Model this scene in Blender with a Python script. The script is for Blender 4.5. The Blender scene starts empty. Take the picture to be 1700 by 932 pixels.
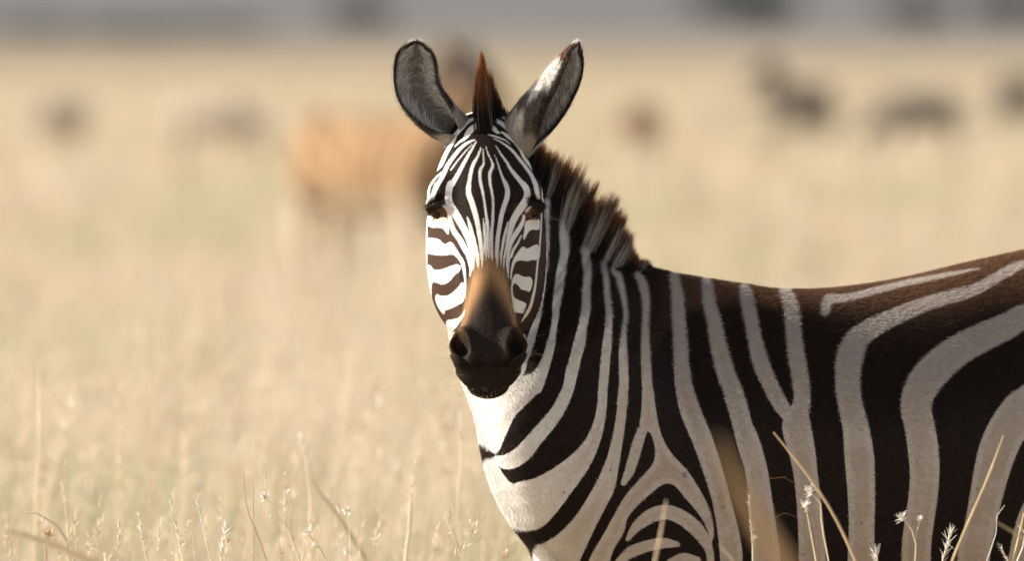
import bpy, bmesh, math, random
import numpy as np
from mathutils import Vector

rng = np.random.default_rng(11)
random.seed(11)
scene = bpy.context.scene
COL = scene.collection

# ------------------------------------------------------------------ camera, sky, sun, exposure
D = 20.0            # metres from the lens to the zebra's head
CZ = 1.69           # lens height
HY = 75.0           # photo row of the horizon
cam_d = bpy.data.cameras.new('camera')
cam = bpy.data.objects.new('camera', cam_d); COL.objects.link(cam)
cam.location = (0, -D, CZ); cam.rotation_euler = (math.radians(90), 0, 0)
cam_d.sensor_width = 36.0; cam_d.lens = 36.0 * D / 1.7
cam_d.shift_y = -(466.0 - HY) / 1700.0
cam_d.clip_start = 0.5; cam_d.clip_end = 12000
cam_d.dof.use_dof = True; cam_d.dof.focus_distance = D - 0.02; cam_d.dof.aperture_fstop = 4.7
scene.camera = cam

SUN_EL = math.radians(23)
SUN_DIR = Vector((-0.997, 0.075, 0)).normalized() * math.cos(SUN_EL) + Vector((0, 0, math.sin(SUN_EL)))
world = bpy.data.worlds.new('World'); scene.world = world; world.use_nodes = True
wn = world.node_tree.nodes; wl = world.node_tree.links
bg = wn['Background']
sky = wn.new('ShaderNodeTexSky'); sky.sky_type = 'NISHITA'; sky.sun_disc = False
sky.sun_elevation = SUN_EL; sky.sun_rotation = math.atan2(SUN_DIR.x, SUN_DIR.y)
sky.altitude = 1500; sky.dust_density = 3.0
hs = wn.new('ShaderNodeHueSaturation'); hs.inputs['Saturation'].default_value = 0.42   # thin high cloud greys the blue
wl.new(sky.outputs[0], hs.inputs['Color']); wl.new(hs.outputs[0], bg.inputs['Color']); bg.inputs['Strength'].default_value = 0.112
sun_d = bpy.data.lights.new('sun', 'SUN'); sun_d.energy = 5.0; sun_d.angle = math.radians(0.53)
sun_d.color = (1.0, 0.945, 0.87)
sun = bpy.data.objects.new('sun', sun_d); COL.objects.link(sun)
sun.rotation_euler = SUN_DIR.to_track_quat('Z', 'Y').to_euler()
sun.location = (-30, 20, 30)
scene.view_settings.view_transform = 'Standard'; scene.view_settings.look = 'None'
scene.view_settings.exposure = 1.05; scene.view_settings.gamma = 1.0
scene.view_settings.use_curve_mapping = False
scene.render.engine = 'CYCLES'
scene.cycles.use_denoising = True
scene.cycles.max_bounces = 8; scene.cycles.transparent_max_bounces = 8
scene.cycles.sample_clamp_indirect = 6.0

# ------------------------------------------------------------------ helpers
def unp(px, py, Y):
    k = (Y + D) / (D * 1000.0)
    return np.array([(px - 850.0) * k, Y, CZ - (py - HY) * k])

def proj(P):
    k = (P[:, 1] + D) / (D * 1000.0)
    return P[:, 0] / k + 850.0, HY + (CZ - P[:, 2]) / k

def tag(o, label=None, cat=None, group=None, kind=None):
    if label: o['label'] = label
    if cat: o['category'] = cat
    if group: o['group'] = group
    if kind: o['kind'] = kind
    return o

def empty(name, loc, rz=0.0):
    o = bpy.data.objects.new(name, None); COL.objects.link(o)
    o.location = loc; o.rotation_euler = (0, 0, rz); o.empty_display_size = 0.1
    return o

def make_mesh(name, V, F, mat, parent=None, smooth=True, attrs=None, cols=None):
    """V (n,3); F (m,k) int array (k 3 or 4) or list of such arrays. World coordinates."""
    me = bpy.data.meshes.new(name)
    Fs = F if isinstance(F, list) else [F]
    V = np.asarray(V, np.float32)
    me.vertices.add(len(V)); me.vertices.foreach_set('co', V.ravel())
    idx = np.concatenate([f.ravel() for f in Fs]).astype(np.int32)
    tot = np.concatenate([np.full(len(f), f.shape[1], np.int32) for f in Fs])
    start = np.concatenate([[0], np.cumsum(tot)[:-1]]).astype(np.int32)
    me.loops.add(len(idx)); me.loops.foreach_set('vertex_index', idx)
    me.polygons.add(len(tot)); me.polygons.foreach_set('loop_start', start)
    me.polygons.foreach_set('loop_total', tot)
    me.update(calc_edges=True); me.validate(verbose=False)
    if smooth: me.polygons.foreach_set('use_smooth', np.ones(len(me.polygons), bool))
    for k, a in (attrs or {}).items():
        at = me.attributes.new(k, 'FLOAT', 'POINT'); at.data.foreach_set('value', np.asarray(a, np.float32))
    if cols is not None:
        c4 = np.ones((len(V), 4), np.float32); c4[:, :3] = cols
        at = me.attributes.new('tint', 'FLOAT_COLOR', 'POINT'); at.data.foreach_set('color', c4.ravel())
    if mat is not None: me.materials.append(mat)
    o = bpy.data.objects.new(name, me); COL.objects.link(o)
    if parent is not None:
        o.parent = parent
        o.matrix_parent_inverse = parent.matrix_basis.inverted()
    return o

def mat_new(name):
    m = bpy.data.materials.new(name); m.use_nodes = True
    nt = m.node_tree; nt.nodes.clear()
    out = nt.nodes.new('ShaderNodeOutputMaterial')
    return m, nt.nodes, nt.links, out

def principled(N, rough=0.8, spec=0.3):
    b = N.new('ShaderNodeBsdfPrincipled'); b.inputs['Roughness'].default_value = rough
    b.inputs['Specular IOR Level'].default_value = spec
    return b

def attr(N, name):
    a = N.new('ShaderNodeAttribute'); a.attribute_name = name; return a

def mixc(N, L, fac, a, b):
    m = N.new('ShaderNodeMix'); m.data_type = 'RGBA'
    for sock, v in ((m.inputs[0], fac), (m.inputs[6], a), (m.inputs[7], b)):
        if isinstance(v, (int, float)): sock.default_value = v
        elif isinstance(v, tuple): sock.default_value = (*v, 1)
        else: L.new(v, sock)
    return m.outputs[2]

def maprange(N, L, val, a, b, c=0.0, d=1.0, smooth=True):
    m = N.new('ShaderNodeMapRange'); m.interpolation_type = 'SMOOTHSTEP' if smooth else 'LINEAR'
    L.new(val, m.inputs[0])
    for i, v in enumerate((a, b, c, d)): m.inputs[i + 1].default_value = v
    return m.outputs[0]

def noise(N, L, scale, detail=3, rough=0.6, vec=None):
    t = N.new('ShaderNodeTexNoise'); t.inputs['Scale'].default_value = scale
    t.inputs['Detail'].default_value = detail; t.inputs['Roughness'].default_value = rough
    if vec is not None: L.new(vec, t.inputs['Vector'])
    return t.outputs[0]

def math_node(N, L, op, a, b):
    m = N.new('ShaderNodeMath'); m.operation = op
    for i, v in enumerate((a, b)):
        if isinstance(v, (int, float)): m.inputs[i].default_value = v
        else: L.new(v, m.inputs[i])
    return m.outputs[0]

def smin(a, b, k):
    h = np.maximum(k - np.abs(a - b), 0.0) / k
    return np.minimum(a, b) - h * h * k * 0.25

def smax(a, b, k):
    return -smin(-a, -b, k)

def cr(xs, ys, q):
    """smooth (monotone-ish cubic) interpolation of rows ys over xs at q, clamped"""
    xs = np.asarray(xs, float); ys = np.asarray(ys, float)
    if ys.ndim == 1: ys = ys[:, None]; flat = True
    else: flat = False
    m = np.gradient(ys, xs, axis=0)
    q = np.clip(q, xs[0], xs[-1])
    i = np.clip(np.searchsorted(xs, q, side='right') - 1, 0, len(xs) - 2)
    h = (xs[i + 1] - xs[i])[:, None]; t = ((q - xs[i])[:, None]) / h
    r = ((2*t**3 - 3*t**2 + 1) * ys[i] + (t**3 - 2*t**2 + t) * h * m[i]
         + (-2*t**3 + 3*t**2) * ys[i + 1] + (t**3 - t**2) * h * m[i + 1])
    return r[:, 0] if flat else r

def surface_nets(field, xs, ys, zs, B=8, slack=2.6):
    """polygonise field<0 on a rectilinear grid, only in blocks near the surface"""
    def pad(a):
        n = (len(a) - 1 + B - 1) // B * B + 1
        step = a[-1] - a[-2]
        return np.concatenate([a, a[-1] + step * np.arange(1, n - len(a) + 1)])
    xs, ys, zs = pad(xs), pad(ys), pad(zs)
    nb = [(len(a) - 1) // B for a in (xs, ys, zs)]
    ctr = [0.5 * (a[:-1:B][:n] + a[B::B][:n]) for a, n in zip((xs, ys, zs), nb)]
    hal = [0.5 * (a[B::B][:n] - a[:-1:B][:n]) for a, n in zip((xs, ys, zs), nb)]
    G = np.stack(np.meshgrid(*ctr, indexing='ij'), -1).reshape(-1, 3)
    H = np.linalg.norm(np.stack(np.meshgrid(*hal, indexing='ij'), -1).reshape(-1, 3), axis=1)
    f = np.concatenate([field(G[i:i + 300000]) for i in range(0, len(G), 300000)])
    act = np.nonzero(np.abs(f) < H * slack)[0]
    bi, bj, bk = np.unravel_index(act, nb)
    r = np.arange(B + 1)
    nx, ny, nz = len(xs), len(ys), len(zs)
    keys, verts, quads = [], [], []
    CH = 500
    for c0 in range(0, len(act), CH):
        I = bi[c0:c0 + CH, None] * B + r; J = bj[c0:c0 + CH, None] * B + r; K = bk[c0:c0 + CH, None] * B + r
        n = len(I)
        P = np.empty((n, B + 1, B + 1, B + 1, 3))
        P[..., 0] = xs[I][:, :, None, None]; P[..., 1] = ys[J][:, None, :, None]; P[..., 2] = zs[K][:, None, None, :]
        val = field(P.reshape(-1, 3)).reshape(n, B + 1, B + 1, B + 1)
        ins = val < 0
        c = [(a, b, d) for a in (0, 1) for b in (0, 1) for d in (0, 1)]
        sub = lambda A, a, b, d: A[:, a:a + B, b:b + B, d:d + B]
        cnt = sum(sub(ins, *k).astype(np.int8) for k in c)
        m = (cnt > 0) & (cnt < 8)
        w = np.nonzero(m)
        if len(w[0]) == 0: continue
        acc = np.zeros((len(w[0]), 3)); num = np.zeros(len(w[0]))
        for a in c:
            for ax in range(3):
                if a[ax]: continue
                b = list(a); b[ax] = 1
                ia = (w[0], w[1] + a[0], w[2] + a[1], w[3] + a[2]); ib = (w[0], w[1] + b[0], w[2] + b[1], w[3] + b[2])
                va, vb = val[ia], val[ib]
                x = (va < 0) != (vb < 0)
                t = np.where(x, va / np.where(x, va - vb, 1), 0)
                acc += (P[ia] * (1 - t)[:, None] + P[ib] * t[:, None]) * x[:, None]; num += x
        verts.append(acc / num[:, None])
        gi, gj, gk = I[w[0], w[1]], J[w[0], w[2]], K[w[0], w[3]]
        keys.append((gi.astype(np.int64) * ny + gj) * nz + gk)
        for ax in range(3):
            sl0 = [slice(None)] + [slice(0, B)] * 3; sl1 = list(sl0); sl1[ax + 1] = slice(1, B + 1)
            e = ins[tuple(sl0)] != ins[tuple(sl1)]
            ew = np.nonzero(e)
            gi, gj, gk = I[ew[0], ew[1]], J[ew[0], ew[2]], K[ew[0], ew[3]]
            g = [gi, gj, gk]
            flip = ins[tuple(sl0)][ew]
            u, v = (ax + 1) % 3, (ax + 2) % 3
            q = []
            for du, dv in ((0, 0), (-1, 0), (-1, -1), (0, -1)):
                h = [x.copy() for x in g]; h[u] = h[u] + du; h[v] = h[v] + dv
                q.append((h[0].astype(np.int64) * ny + h[1]) * nz + h[2])
            q = np.stack(q, 1)
            q[~flip] = q[~flip][:, ::-1]
            quads.append(q)
    keys = np.concatenate(keys); verts = np.concatenate(verts); quads = np.concatenate(quads)
    o = np.argsort(keys); keys = keys[o]; verts = verts[o]
    ix = np.clip(np.searchsorted(keys, quads), 0, len(keys) - 1)
    ok = (keys[ix] == quads).all(1)
    return verts, ix[ok].astype(np.int32)

def smooth_verts(V, F, it=2, lam=0.5):
    e = np.concatenate([F[:, [0, 1]], F[:, [1, 2]], F[:, [2, 3]], F[:, [3, 0]]])
    e = np.concatenate([e, e[:, ::-1]])
    deg = np.bincount(e[:, 0], minlength=len(V)).astype(float)
    for _ in range(it):
        for l in (lam, -lam * 1.04):
            s = np.stack([np.bincount(e[:, 0], V[e[:, 1], k], minlength=len(V)) for k in range(3)], 1)
            V = V + l * (s / np.maximum(deg, 1)[:, None] - V)
    return V

def vnormals(V, F):
    n = np.cross(V[F[:, 2]] - V[F[:, 0]], V[F[:, 3]] - V[F[:, 1]])
    N = np.stack([sum(np.bincount(F[:, j], n[:, k], minlength=len(V)) for j in range(4)) for k in range(3)], 1)
    return N / np.maximum(np.linalg.norm(N, axis=1), 1e-12)[:, None]

def unit(v):
    v = np.asarray(v, float)
    return v / np.maximum(np.linalg.norm(v, axis=-1, keepdims=True), 1e-12)

def caps(p, a, b, ra, rb):
    a = np.asarray(a, float); b = np.asarray(b, float); e = b - a
    t = np.clip(((p - a) @ e) / (e @ e), 0, 1)
    return np.linalg.norm(p - a - t[:, None] * e, axis=1) - (ra + t * (rb - ra))

# strands: each a thin flat ribbon along a path of S points
def ribbons(paths, widths, sides):
    """paths (n,S,3), widths (S,) or (n,S) half-widths, sides (n,3): returns V, [quads]"""
    n, S, _ = paths.shape
    w = np.broadcast_to(widths, (n, S))[..., None]
    sd = sides[:, None, :]
    V = np.stack([paths - sd * w, paths + sd * w], 2).reshape(-1, 3)
    b = (np.arange(n) * S * 2)[:, None] + (np.arange(S - 1) * 2)[None, :]
    b = b.reshape(-1)
    F = np.stack([b, b + 1, b + 3, b + 2], 1).astype(np.int32)
    return V, F

# ------------------------------------------------------------------ materials
def hair_material(name, trans=0.45, rough=0.45, spec=0.25):
    m, N, L, out = mat_new(name)
    a = attr(N, 'tint')
    p = principled(N, rough, spec); L.new(a.outputs['Color'], p.inputs['Base Color'])
    t = N.new('ShaderNodeBsdfTranslucent'); L.new(a.outputs['Color'], t.inputs['Color'])
    mx = N.new('ShaderNodeMixShader'); mx.inputs[0].default_value = trans
    L.new(p.outputs[0], mx.inputs[1]); L.new(t.outputs[0], mx.inputs[2]); L.new(mx.outputs[0], out.inputs[0])
    return m

M_HAIR = hair_material('mane_hair', 0.45, 0.45, 0.15)
M_FUR = hair_material('coat_hair', 0.25, 0.6, 0.06)
M_GRASS = hair_material('dry_grass', 0.45, 0.7, 0.2)

def coat_material(name):
    m, N, L, out = mat_new(name)
    tc = N.new('ShaderNodeTexCoord'); vec = tc.outputs['Object']
    sd = attr(N, 'stripe').outputs['Fac']
    n1 = noise(N, L, 420, 3, 0.7, vec)
    sdn = math_node(N, L, 'ADD', sd, math_node(N, L, 'MULTIPLY', math_node(N, L, 'SUBTRACT', n1, 0.5), 3.0))
    white = maprange(N, L, sdn, 1.0, -1.0)
    n2 = noise(N, L, 14, 4, 0.6, vec); n3 = noise(N, L, 160, 4, 0.7, vec)
    wcol = mixc(N, L, maprange(N, L, n2, 0.35, 0.7), (0.72, 0.675, 0.62), (0.62, 0.56, 0.49))
    dust_shade = attr(N, 'dust_shade').outputs['Fac']
    wcol = mixc(N, L, dust_shade, wcol, (0.43, 0.35, 0.285))  # dusty tan that also carries the flank's shade
    wcol = mixc(N, L, maprange(N, L, n3, 0.45, 0.75, 0, 0.22), wcol, (0.30, 0.24, 0.19))
    core = math_node(N, L, 'MULTIPLY', maprange(N, L, sdn, -6.5, -13.0), math_node(N, L, 'MULTIPLY', dust_shade, maprange(N, L, n2, 0.3, 0.6, 0.25, 0.75)))
    wcol = mixc(N, L, core, wcol, (0.33, 0.235, 0.165))
    spk = maprange(N, L, noise(N, L, 75, 2, 0.5, vec), 0.71, 0.76, 0, 0.75)
    wcol = mixc(N, L, spk, wcol, (0.10, 0.075, 0.06))
    bcol = mixc(N, L, maprange(N, L, n3, 0.35, 0.75), (0.008, 0.006, 0.0055), (0.018, 0.012, 0.010))
    bcol = mixc(N, L, attr(N, 'brown').outputs['Fac'], bcol, (0.120, 0.060, 0.032))  # brown of the cheek bars, and sunlit warmth painted along the back
    c = mixc(N, L, white, bcol, wcol)
    c = mixc(N, L, attr(N, 'orange').outputs['Fac'], c, mixc(N, L, n3, (0.47, 0.265, 0.115), (0.31, 0.155, 0.065)))
    c = mixc(N, L, attr(N, 'muzzle').outputs['Fac'], c, mixc(N, L, n3, (0.013, 0.0095, 0.008), (0.030, 0.020, 0.015)))
    c = mixc(N, L, attr(N, 'lip_lit').outputs['Fac'], c, mixc(N, L, n3, (0.10, 0.077, 0.06), (0.055, 0.042, 0.034)))
    c = mixc(N, L, attr(N, 'nostril_shade').outputs['Fac'], c, (0.004, 0.003, 0.003))
    p = principled(N, 0.7, 0.06); L.new(c, p.inputs['Base Color'])
    mp = N.new('ShaderNodeMapping'); mp.inputs['Scale'].default_value = (1, 1, 0.35); L.new(vec, mp.inputs[0])
    nb = noise(N, L, 520, 3, 0.6, mp.outputs[0]); nm = noise(N, L, 9, 3, 0.5, vec)
    bu = N.new('ShaderNodeBump'); bu.inputs['Strength'].default_value = 0.35; bu.inputs['Distance'].default_value = 0.003
    L.new(nb, bu.inputs['Height'])
    mu_ = N.new('ShaderNodeTexVoronoi'); mu_.inputs['Scale'].default_value = 190; L.new(vec, mu_.inputs['Vector'])
    bu3 = N.new('ShaderNodeBump'); bu3.inputs['Distance'].default_value = 0.003; L.new(mu_.outputs['Distance'], bu3.inputs['Height'])
    L.new(math_node(N, L, 'MULTIPLY', attr(N, 'wrinkle').outputs['Fac'], 0.5), bu3.inputs['Strength'])
    L.new(bu3.outputs[0], bu.inputs['Normal'])
    bu2 = N.new('ShaderNodeBump'); bu2.inputs['Strength'].default_value = 0.25; bu2.inputs['Distance'].default_value = 0.02
    L.new(nm, bu2.inputs['Height']); L.new(bu.outputs[0], bu2.inputs['Normal']); L.new(bu2.outputs[0], p.inputs['Normal'])
    L.new(p.outputs[0], out.inputs[0])
    return m
M_COAT = coat_material('zebra_coat')

def plain(name, col, rough=0.7, spec=0.3, nscale=None, col2=None):
    m, N, L, out = mat_new(name)
    p = principled(N, rough, spec)
    if nscale:
        tc = N.new('ShaderNodeTexCoord')
        L.new(mixc(N, L, maprange(N, L, noise(N, L, nscale, 5, 0.6, tc.outputs['Object']), 0.3, 0.7), col, col2), p.inputs['Base Color'])
    else: p.inputs['Base Color'].default_value = (*col, 1)
    L.new(p.outputs[0], out.inputs[0]); return m

M_EYE = plain('eye_glossy', (0.008, 0.005, 0.004), 0.05, 0.35)
M_EARSKIN, N_, L_, out_ = mat_new('ear_skin')
_p = principled(N_, 0.75, 0.15); _t = N_.new('ShaderNodeBsdfTranslucent'); _a = attr(N_, 'tint')
_tc = N_.new('ShaderNodeTexCoord')
_c = mixc(N_, L_, maprange(N_, L_, noise(N_, L_, 260, 3, 0.7, _tc.outputs['Object']), 0.35, 0.75, 0, 0.5), _a.outputs['Color'], (0.16, 0.12, 0.095))
L_.new(_c, _p.inputs['Base Color']); L_.new(_c, _t.inputs['Color'])
_m = N_.new('ShaderNodeMixShader'); _m.inputs[0].default_value = 0.06
L_.new(_p.outputs[0], _m.inputs[1]); L_.new(_t.outputs[0], _m.inputs[2]); L_.new(_m.outputs[0], out_.inputs[0])

# ------------------------------------------------------------------ ground and hills
def ground_height(x, y):
    r = np.maximum(y - 420.0, 0.0)
    return 0.0075 * r ** 1.0 * (1 - np.exp(-r / 300.0)) * (1 + 0.0 * x)

def build_ground():
    ys = np.concatenate([np.linspace(-60, 120, 37), np.linspace(130, 420, 20), np.linspace(450, 3200, 40)])
    xs = np.linspace(-1, 1, 41)
    X = xs[None, :] * (60 + 0.5 * np.maximum(ys, 0))[:, None]
    Y = np.repeat(ys[:, None], 41, 1)
    Z = ground_height(X, Y)
    V = np.stack([X, Y, Z], -1).reshape(-1, 3)
    i = np.arange(len(ys) - 1)[:, None] * 41 + np.arange(40)[None, :]; i = i.ravel()
    F = np.stack([i, i + 1, i + 42, i + 41], 1)
    m, N, L, out = mat_new('savanna_ground')
    tc = N.new('ShaderNodeTexCoord'); vec = tc.outputs['Object']
    mp = N.new('ShaderNodeMapping'); mp.inputs['Scale'].default_value = (1, 0.25, 1); L.new(vec, mp.inputs[0])
    c = mixc(N, L, maprange(N, L, noise(N, L, 0.12, 4, 0.6, mp.outputs[0]), 0.35, 0.7), (0.42, 0.31, 0.18), (0.34, 0.26, 0.14))
    c = mixc(N, L, maprange(N, L, noise(N, L, 6, 4, 0.7, vec), 0.4, 0.8, 0, 0.6), c, (0.22, 0.15, 0.08))
    sep = N.new('ShaderNodeSeparateXYZ'); L.new(vec, sep.inputs[0])
    far = maprange(N, L, sep.outputs[1], 420, 1000)
    bush = mixc(N, L, maprange(N, L, noise(N, L, 0.02, 4, 0.6, vec), 0.35, 0.65), (0.125, 0.115, 0.105), (0.16, 0.15, 0.14))  # slope bush greyed, distance haze put into the colour
    c = mixc(N, L, far, c, bush)
    p = principled(N, 0.95, 0.1); L.new(c, p.inputs['Base Color']); L.new(p.outputs[0], out.inputs[0])
    o = make_mesh('ground', V, F, m); tag(o, kind='structure')
    return o
build_ground()

def build_hills():
    n = 140; xs = np.linspace(-2600, 2600, n); rows = np.linspace(0, 1, 14)
    prof = 150 + 50 * np.sin(xs * 0.0021 + 1) + 26 * np.sin(xs * 0.0063) + 10 * np.sin(xs * 0.021)
    V = []
    for r in rows:
        y = 2300 + 1500 * r
        z = -4 + ground_height(xs, 2300.0) + prof * (1 - (1 - r) ** 1.6) + 3 * np.sin(xs * 0.03 + r * 9) * r
        V.append(np.stack([xs, np.full(n, y) + 60 * np.sin(xs * 0.004), z], 1))
    V = np.concatenate(V)
    i = (np.arange(13)[:, None] * n + np.arange(n - 1)[None, :]).ravel()
    F = np.stack([i, i + 1, i + n + 1, i + n], 1)
    m = plain('hill_haze_grey', (0.125, 0.13, 0.135), 0.95, 0.05, 0.012, (0.16, 0.16, 0.165))  # bushy hills, their distance haze mixed into a flat grey
    tag(make_mesh('hills', V, F, m), kind='structure')
build_hills()

# ------------------------------------------------------------------ grass
PAL = np.array([[.38, .28, .17], [.56, .44, .29], [.62, .51, .36], [.48, .36, .22], [.66, .57, .43], [.54, .40, .28]])
GREEN = np.array([.20, .25, .075])
def lowfreq(x, y):
    return (np.sin(x * 1.9 + 1.3 * np.sin(y * .31)) + np.sin(y * .43 + 2.1 + x * .7) + np.sin(x * .8 - y * .21 + 4)) / 3

def grass_blades(x, y, h, w, green=0.0, lean=.25, S=5):
    n = len(x)
    a = rng.random(n) * 2 * math.pi
    le = np.abs(rng.normal(0, lean, n)) * h
    z0 = ground_height(x, y) - .01
    base = np.stack([x, y, z0], 1)
    tip = base + np.stack([np.cos(a) * le + .06 * h, np.sin(a) * le, h], 1)
    mid = base + np.stack([np.cos(a) * le * .2, np.sin(a) * le * .2, h * .62], 1)
    t = np.linspace(0, 1, S)[None, :, None]
    P = (1 - t) ** 2 * base[:, None] + 2 * t * (1 - t) * mid[:, None] + t * t * tip[:, None]
    b = rng.random(n) * math.pi
    side = np.stack([np.cos(b), np.sin(b), 0 * b], 1)
    tt = np.linspace(0, 1, S)
    V, F = ribbons(P, w[:, None] * (1 - .93 * tt ** 1.6)[None], side)
    c = PAL[rng.integers(0, len(PAL), n)] * (.85 + .3 * rng.random((n, 1)))
    tone = 1 + .30 * np.sin(x * 9 + 3 * np.sin(y * 1.1)) * np.sin(y * 1.7 + x * 2) + .16 * lowfreq(x * 2.3 + 5, y * 1.9)
    c = c * tone[:, None] * np.array([.95, .985, 1.03])
    for gx, gy, wx, wy, am in ((-2.5, 82, .7, 14, .9), (-3.3, 92, .5, 10, .7), (-.33, 27, .16, 5, .9), (3.3, 78, .9, 10, .6), (-1.3, 14, .5, 3, .5)):
        green = green + am * np.exp(-((x - gx) / wx) ** 2 - ((y - gy) / wy) ** 2)     # greener hollows
    g = np.clip(green + 1.25 * (lowfreq(x, y) - .16), 0, 1) * rng.random(n)
    c = c * (1 - g[:, None]) + GREEN * (.8 + .6 * rng.random((n, 1))) * g[:, None]
    return V, F, np.repeat(c, 2 * S, 0)

def scatter(d0, d1, n, pad=1.6):
    u = rng.random(n); d = np.sqrt(d0 * d0 + u * (d1 * d1 - d0 * d0))
    x = (rng.random(n) * 2 - 1) * (d * .0425 + pad)
    return x, d - D

def body_clear(x, y, m=.34):
    r0, r1 = x - .228, y - .30
    s = r0 * math.cos(math.radians(27)) + r1 * math.sin(math.radians(27)); t = r0 * math.sin(math.radians(27)) - r1 * math.cos(math.radians(27))
    return ~((s > -.5) & (s < 1.4) & (np.abs(t) < m))

def build_grass():
    jobs = [('short_grass', 7, 24, 26000, (.22, .50), .0022, .15, .5), ('short_grass', 24, 46, 60000, (.26, .58), .0026, .30, .32),
            ('short_grass', 46, 110, 70000, (.28, .58), .005, .10, .3), ('short_grass', 110, 440, 60000, (.35, .6), .022, .04, .3)]
    for i, (nm, d0, d1, n, (h0, h1), w, g, ln) in enumerate(jobs):
        x, y = scatter(d0, d1, n, 1.6 if i < 3 else 6)
        k = body_clear(x, y, .2); x, y = x[k], y[k]
        # tussocks: pull blades together
        cx = np.round(x / .16 + .3 * np.sin(y * 7)) * .16
        x = x + (cx - x) * .45 * rng.random(len(x))
        h = (h0 + (h1 - h0) * rng.random(len(x))) * (1 + .18 * lowfreq(x * 1.3, y))
        V, F, c = grass_blades(x, y, h, w * (.6 + .8 * rng.random(len(x))), (g if i != 1 else np.interp(y, [4, 13, 19, 26], [.8, .7, .3, .1])), ln, 5 if i < 2 else 4)
        o = make_mesh(nm, V, F, M_GRASS, cols=c, smooth=False)
        tag(o, ['green and straw coloured grass around the sharp zebra', 'dry straw grass just behind the sharp zebra', 'pale dry grass of the middle plain', 'pale dry grass of the far plain'][i], 'grass', kind='stuff')
    # tall dry stalks with seed heads, out of focus, behind the zebra
    Vs, Fs, Cs, off = [], [], [], 0
    for d0, d1, n, w in ((23.2, 34, 3600, .0017), (34, 50, 1700, .0020), (50, 110, 1900, .0034)):
        x, y = scatter(d0, d1, n, 1.2)
        h = .62 + .42 * rng.random(n) ** 1.5
        V, F, c = grass_blades(x, y, h, np.full(n, w), 0, .16, 6)
        P = V.reshape(n, 6, 2, 3).mean(2)
        Vs.append(V); Fs.append(F + off); Cs.append(c * np.repeat(.8 + .6 * rng.random((n, 1)), 12, 0)); off += len(V)
        m = 7
        for k in range(m):
            t = .80 + .2 * k / (m - 1)
            p = P[:, 4] * (1 - (t - .8) / .2) + P[:, 5] * ((t - .8) / .2)
            dr = unit(rng.normal(0, .5, (n, 3)) + np.array([0, 0, 1.0]))
            L_ = (.018 + .02 * rng.random(n))[:, None]
            Q = np.stack([p, p + dr * L_ * .5, p + dr * L_], 1)
            V2, F2 = ribbons(Q, np.array([.4, 1.6, .2])[None] * w * 1.1, unit(rng.normal(0, 1, (n, 3))))
            Vs.append(V2); Fs.append(F2 + off); Cs.append(np.repeat(PAL[rng.integers(1, 6, n)] * 1.1, 6, 0)); off += len(V2)
    o = make_mesh('tall_grass', np.concatenate(Vs), np.concatenate(Fs), M_GRASS, cols=np.concatenate(Cs), smooth=False)
    tag(o, 'blurred tall seed stalks standing above the plain', 'grass', kind='stuff')
build_grass()

# ------------------------------------------------------------------ bushes on the far slope
M_LEAF = hair_material('bush_leaf', .25, .7, .2)
M_BARK = plain('bark', (.10, .075, .055), .9, .1, 6, (.16, .12, .09))
def bush(px, d, width, height, label, seed):
    r = np.random.default_rng(seed)
    X = (px - 850) * d / 20000; Y = d - D; z = float(ground_height(X, Y))
    root = empty('bush_tree', (X, Y, z)); tag(root, label, 'tree', 'trees on the far slope')
    S, K = 7, 8
    V, F = [], []
    def limb(p0, p1, r0, r1):
        o = len(V); ax = unit(np.array(p1) - np.array(p0)); s1 = unit(np.cross(ax, [.3, .9, .1])); s2 = np.cross(ax, s1)
        for t, rr in ((0, r0), (.5, (r0 + r1) * .5), (1, r1)):
            c = np.array(p0) * (1 - t) + np.array(p1) * t + (r.normal(0, .05, 3) if t == .5 else 0)
            for a in np.linspace(0, 2 * math.pi, K, endpoint=False): V.append(c + rr * (math.cos(a) * s1 + math.sin(a) * s2))
        for l in range(2):
            for a in range(K): F.append((o + l * K + a, o + l * K + (a + 1) % K, o + (l + 1) * K + (a + 1) % K, o + (l + 1) * K + a))
    limb((X, Y, z - .1), (X, Y, z + height * .35), .03 * height + .05, .025 * height + .03)
    cl = []
    for k in range(9):
        a = r.random() * 6.28; q = r.random() ** .5
        e = (X + math.cos(a) * q * width * .42, Y + math.sin(a) * q * width * .42, z + height * (.45 + .42 * r.random() * (1 - .5 * q)))
        limb((X, Y, z + height * .3), e, .02 * height + .02, .02); cl.append(e)
    make_mesh('trunk', np.array(V), np.array(F), M_BARK, root)
    n = 2600
    c = np.array(cl)[r.integers(0, 9, n)] + r.normal(0, 1, (n, 3)) * np.array([width * .13, width * .13, height * .13])
    c[:, 2] = np.maximum(c[:, 2], z + .15)
    d1 = unit(r.normal(0, 1, (n, 3))); s1 = unit(np.cross(d1, r.normal(0, 1, (n, 3))))
    L_ = .16 + .16 * r.random(n)
    Vv, Ff = ribbons(np.stack([c - d1 * L_[:, None], c, c + d1 * L_[:, None]], 1), np.array([.02, .1, .02])[None] * np.ones((n, 1)), s1)
    col = np.array([.098, .10, .088]) * (.7 + .7 * r.random((n, 1)))
    make_mesh('crown', Vv, Ff, M_LEAF, root, cols=np.repeat(col, 6, 0), smooth=False)
bush(1215, 900, 7.0, 3.6, 'widest dark round tree on the far grey slope', 1)
bush(1275, 930, 5.0, 3.0, 'dark tree close beside the widest round tree on the slope', 2)
bush(585, 900, 6.0, 2.2, 'low dark tree on the far slope behind the striped brown rump', 3)
bush(345, 860, 6.5, 1.0, 'flat topped bush low on the far grey slope', 4)
bush(210, 840, 7.0, 1.0, 'flat bush spreading along the foot of the far slope', 5)
bush(60, 850, 7.0, 1.0, 'bush at the open end of the row along the slope foot', 6)
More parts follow.
